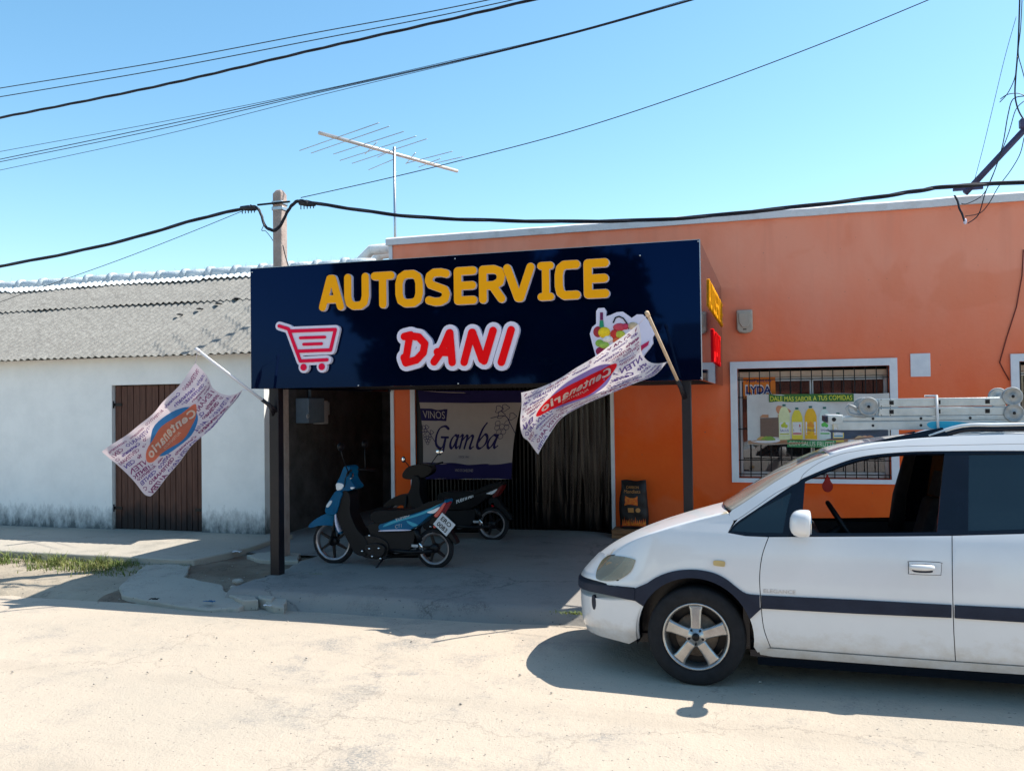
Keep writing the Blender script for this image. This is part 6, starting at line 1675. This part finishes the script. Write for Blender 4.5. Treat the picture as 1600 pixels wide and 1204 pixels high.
    if kind:
        tube('cable', [(470, 262), (430, 300), (400, 420)], .005, M['black'], yy=[-.16, -.13, -.08]); tube('brake_lever', [(500, 262), (528, 285), (545, 292)], .007, M['chrome'], yy=[-.15, -.24, -.32])
    tube('kick_lever', [(700, 950), (735, 925), (752, 880)], .008, M['chrome'], yy=[.1, .14, .16]); tube('chain', [(760, 905), (950, 940), (1140, 930)], .010, M['steel'], yy=-.06)
    # saddle, side panel, tail
    part('saddle', [(640, 600), (720, 572), (800, 575), (900, 572), (1000, 560), (1120, 505), (1240, 482), (1252, 505), (1120, 560), (1000, 602), (850, 645), (720, 690), (650, 665)], .115, M['seatblk'], bev=.045)
    sp2 = part('side_panel', [(712, 690), (850, 642), (1000, 600), (1130, 548), (1255, 488), (1270, 512), (1238, 560), (1120, 632), (1050, 690), (960, 742), (850, 748), (718, 748)], .105, body, bev=.035)
    for s in (-1,):
        part('stripe', [(714, 744), (840, 736), (964, 738), (964, 745), (840, 750), (716, 752)], .003, accent, sp2, y=-.107, bev=.001)
        part('highlight_panel', [(745, 715), (762, 690), (850, 655), (1000, 615), (1130, 565), (1240, 505), (1130, 585), (1010, 630), (860, 675)], .003, M['teal'] if kind else M['dark'], sp2, y=-.106, bev=.001)
        if kind: part('highlight_panel', [(940, 662), (1000, 680), (1036, 700), (1000, 712), (960, 690)], .003, M['teal'], sp2, y=-.1065, bev=.001)
    def ttext(name, s, x0_, y0_, x1_, y1_, h, m, y=-.112, **kw):
        a = Vector((mapf(x0_, y0_)[0], 0, mapf(x0_, y0_)[1])); c = Vector((mapf(x1_, y1_)[0], 0, mapf(x1_, y1_)[1])); d = (c-a); L = d.length; d.normalize(); up_ = Vector((-d.z, 0, d.x))
        V, F, w = text2d(s, h, **kw); k = L/w
        MB().add([a+d*(x*k)+up_*z_+Vector((0, Yc+y, 0)) for x, z_ in V], F).build(name, m, sp2, fix=False)
    if kind:
        ttext('lettering', 'YUMBO', 848, 668, 968, 622, .032, M['meterwhite'], off=.03); ttext('lettering', 'CT1', 846, 726, 905, 716, .035, M['meterwhite'], shear=.3)
    else: ttext('lettering', 'Renner', 820, 690, 1010, 615, .06, M['lens'], shear=.3, off=.02)
    part('tail_lamp', [(1252, 514), (1270, 518), (1240, 575), (1200, 632), (1170, 622), (1195, 585)], .095, M['redlens'] if kind else M['darkred'], y=-.012, bev=.015)
    part('indicator', [(1112, 592), (1165, 568), (1222, 545), (1195, 582), (1165, 600)], .004, M['lens'], y=-.107, bev=.001)
    part('reflector', [(1145, 690), (1172, 688), (1178, 722), (1150, 730)], .02, M['redlens'], y=-.03, bev=.006)
    part('rear_mudguard', [(1130, 640), (1200, 640), (1240, 700), (1290, 760), (1345, 850), (1330, 868), (1270, 800), (1200, 735), (1120, 700)], .05, M['dark'], bev=.015)
    # engine, exhaust, chain guard, swing arm, shock, rest
    part('engine', [(530, 860), (560, 800), (640, 790), (740, 820), (780, 870), (775, 950), (740, 985), (640, 985), (560, 960)], .10, M['engine'], bev=.03)
    en = part('crankcase', [(600, 870), (690, 850), (760, 880), (750, 950), (680, 975), (610, 940)], .03, M['engine'], y=-.105, bev=.015)
    for (x, y) in ((635, 785), (635, 895), (715, 892), (575, 915), (660, 960), (730, 978)):
        X, Z = mapf(x, y); b = MB(); b.lathe([(0, .012), (.010, .012), (.012, 0)], (X, Yc-.135, Z), (0, -1, 0), 10); b.build('bolt', M['chrome'], en)
    part('frame_cover', [(600, 700), (720, 690), (730, 760), (960, 750), (1000, 760), (990, 860), (940, 920), (820, 930), (740, 880), (640, 800)], .085, M['dark'], bev=.03)
    tube('swing_arm', [(780, 915), (960, 930), (1150, 922)], .022, M['dark'], yy=[-.08, -.09, -.09])
    tube('shock_absorber', [(1018, 740), (1052, 840)], .03, M['dark'], yy=-.10); tube('shock_rod', [(1046, 840), (1076, 915)], .014, M['chrome'], yy=-.10)
    tube('exhaust', [(620, 985), (800, 985), (950, 975), (1080, 960)], [.02, .022, .04, .045], M['dark'], yy=[.0, .08, .10, .10])
    tube('side_stand', [(745, 975), (700, 1050), (665, 1108)], .010, M['black'], yy=[-.09, -.15, -.21]); 
    tube('foot_peg', [(790, 960), (790, 962)], .014, M['black'], yy=[-.05, -.23])
    b = MB(); X, Z = mapf(1015, 872); b.box((X-.035, Yc-.13, Z-.012), (X+.035, Yc-.118, Z+.014)); b.build('badge', M['meterwhite'], root)
    if plate_:
        X, Z = mapf(1268, 690); a = R(-40); ux = Vector((math.cos(a), 0, math.sin(a))); uy = Vector((-math.sin(a), 0, math.cos(a))); org = Vector((X, Yc-.14, Z)); h = .092
        o = plate('number_plate', [[(-h*1.02, -h*.85), (h*1.02, -h*.85), (h*1.02, h*.85), (-h*1.02, h*.85)]], [], org, ux, uy, .003, M['platew'], root); bevel(o, .001, 1)
        for s, yy in (('ERO', .012), ('0083', -.058)):
            V, F, w = text2d(s, .045, off=.02); k = .13/w
            MB().add([org+ux*(-.065+x*k)+uy*(yy+z_)+Vector((0, -.002, 0)) for x, z_ in V], F).build('plate_lettering', M['black'], o, fix=False)
    return root
M['biketeal'] = mat('bike blue', (.0005, .075, .17), .3, var=.1, col2=(.001, .13, .26), scale=2, spec=.12); M['teal'] = mat('bike teal', (.02, .30, .42), .3)
M['bikeblack'] = mat('bike black', (.004, .004, .006), .35, spec=.2); M['lens'] = mat('clear lens', (.70, .72, .74), .15, coat=1); M['darkred'] = mat('dusty red lens', (.10, .006, .006), .5); M['redlens'] = mat('red lens', (.45, .004, .01), .15, coat=1)
M['seatblk'] = mat('saddle', (.005, .005, .006), .6, spec=.2, bump=.2, bscale=80); M['engine'] = mat('engine', (.012, .012, .014), .4, .3, var=.5, scale=25); M['rimline'] = mat('rim silver', (.40, .36, .36), .3, .7)
M['platew'] = mat('number plate', (.58, .60, .62), .4, var=.04)
BYc = 8.5
def mp1(x, y): q = at(470+x/5.473, 690+y/5.473, 1, BYc); return (q.x, q.z)
motorbike(mp1, BYc, M['biketeal'], M['lilac'], 'blue step-through motorcycle with white plate parked under the canopy', True)
ra1 = mp1(1150, 922); q2 = at(770, 815, 1, 10.25)
def mp2(x, y): a, c = mp1(x, y); return (q2.x+(a-ra1[0])*1.0, c+.015)
k2 = motorbike(mp2, 10.25, M['bikeblack'], M['bikeblack'], 'black motorcycle with round mirrors standing behind the blue one', False, plate_=False, zg=.105)
# round mirrors and bars of the black one
b = MB(); Yb2 = 10.25
for (x, y, sx_, sy_, yy) in ((630.5, 717.5, 640, 729, Yb2+.25), (687, 705.5, 673, 725, Yb2-.25)):
    q = at(x, y, 1, yy); w_ = at(sx_, sy_, 1, yy); b = MB(); b.tube([w_, q], .006, 6); h = b.build('mirror_stalk', M['black'], k2)
    b = MB(); b.ell(q, (.055 if yy < 10 else .03, .015, .042), 18, 8); o = b.build('mirror', M['black'], h)
    b = MB(); b.ell(q+Vector((0, -.01, 0)), (.047 if yy < 10.1 else .022, .008, .034), 18, 6); b.build('mirror_glass', M['chrome'], h)
P2 = [(lambda v: (v.x, v.z))(at(x, y, 1, Yb2)) for x, y in crom([(633, 738), (642, 728), (660, 724), (675, 727), (678, 736), (668, 744), (648, 748), (634, 746)], 3, True)]
bevel(plate('instrument_cowl', [P2], [], (0, Yb2-.08, 0), (1, 0, 0), (0, 0, 1), .16, M['bikeblack'], k2), .04, 3)
q0, q1 = at(672, 727, 1, Yb2-.3), at(692, 722, 1, Yb2-.36); b = MB(); b.tube([(q0.x-.1, Yb2-.1, q0.z), q0, q1], .012, 6); b.build('handlebar', M['black'], k2)

# ------------------------------------------------------------------ across the street (seen only as reflections)
M['bark'] = mat('bark', (.10, .07, .05), .9, var=.3, scale=12, bump=.5, bscale=25)
M['leaf'] = mat('leaf', (.035, .075, .018), .6, col2=(.07, .12, .03), scale=2)
def tree(x, y, h, rad, lab, seed):
    r = random.Random(seed); t = empty('street_tree', (x, y, -.12), lab, 'tree')
    b = MB(); b.tube([(x, y, -.12), (x+.1, y, h*.25), (x-.05, y+.1, h*.5)], [.28, .2, .12], 10)
    for k in range(9):
        a = r.uniform(0, 2*PI); b.tube([(x, y, h*.3), (x+math.cos(a)*rad*.4, y+math.sin(a)*rad*.4, h*.55), (x+math.cos(a)*rad*.75, y+math.sin(a)*rad*.75, h*r.uniform(.6, .85))], [.09, .06, .02], 6)
    b.build('trunk', M['bark'], t)
    g_ = MB(); cl = [(x+r.gauss(0, rad*.4), y+r.gauss(0, rad*.4), h*r.uniform(.35, .95), r.uniform(.5, 1.1)) for _ in range(46)]
    for i in range(9000):
        c = r.choice(cl); d = Vector((r.gauss(0, 1), r.gauss(0, 1), r.gauss(0, 1))).normalized()*c[3]*r.uniform(.5, 1)
        p = Vector(c[:3])+d; n1 = Vector((r.gauss(0, 1), r.gauss(0, 1), r.gauss(0, 1))).normalized(); n2 = n1.orthogonal().normalized(); s = r.uniform(.16, .30)
        g_.add([p-n1*s, p+n2*s*.5, p+n1*s, p-n2*s*.5], [(0, 1, 2, 3)])
    g_.build('crown', M['leaf'], t, fix=False)
tree(-9.2, -12, 9.0, 3.0, 'dark leafy tree across the street mirrored in the middle of the sign', 4)
tree(-12.6, -13.5, 8.0, 2.4, 'lower leafy tree across the street mirrored left of the middle of the sign', 6)
tree(-5.9, -12.8, 6.5, 2.2, 'smallest leafy tree across the street mirrored right of the middle of the sign', 8)
hb_ = empty('brick_house', (-2.5, -14, -.12), 'red brick house across the street mirrored at the right of the sign', 'house')
M['brick'] = mat('red brick', (.24, .07, .045), .85, col2=(.32, .11, .07), scale=10)
plate('wall', [rect(-5.6, -.1, 3.0, 3.2)], [rect(-4.2, .9, -3.0, 2.1), rect(-2.0, 0, -1.0, 2.1), rect(.3, .9, 1.6, 2.1)], (0, -14, 0), (-1, 0, 0), (0, 0, 1), .25, M['brick'], hb_)
b = MB(); b.box((-3.0, -19, -.1), (5.6, -14.3, 3.1)); b.build('rear_block', M['brick'], hb_)
b = MB(); b.add([(-3.4, -13.6, 3.2), (6.0, -13.6, 3.2), (6.0, -16.5, 4.6), (-3.4, -16.5, 4.6), (6.0, -19.4, 3.2), (-3.4, -19.4, 3.2)], [(0, 1, 2, 3), (3, 2, 4, 5), (0, 3, 5), (1, 4, 2), (0, 5, 4, 1)]); b.build('roof', M['fibro'], hb_)
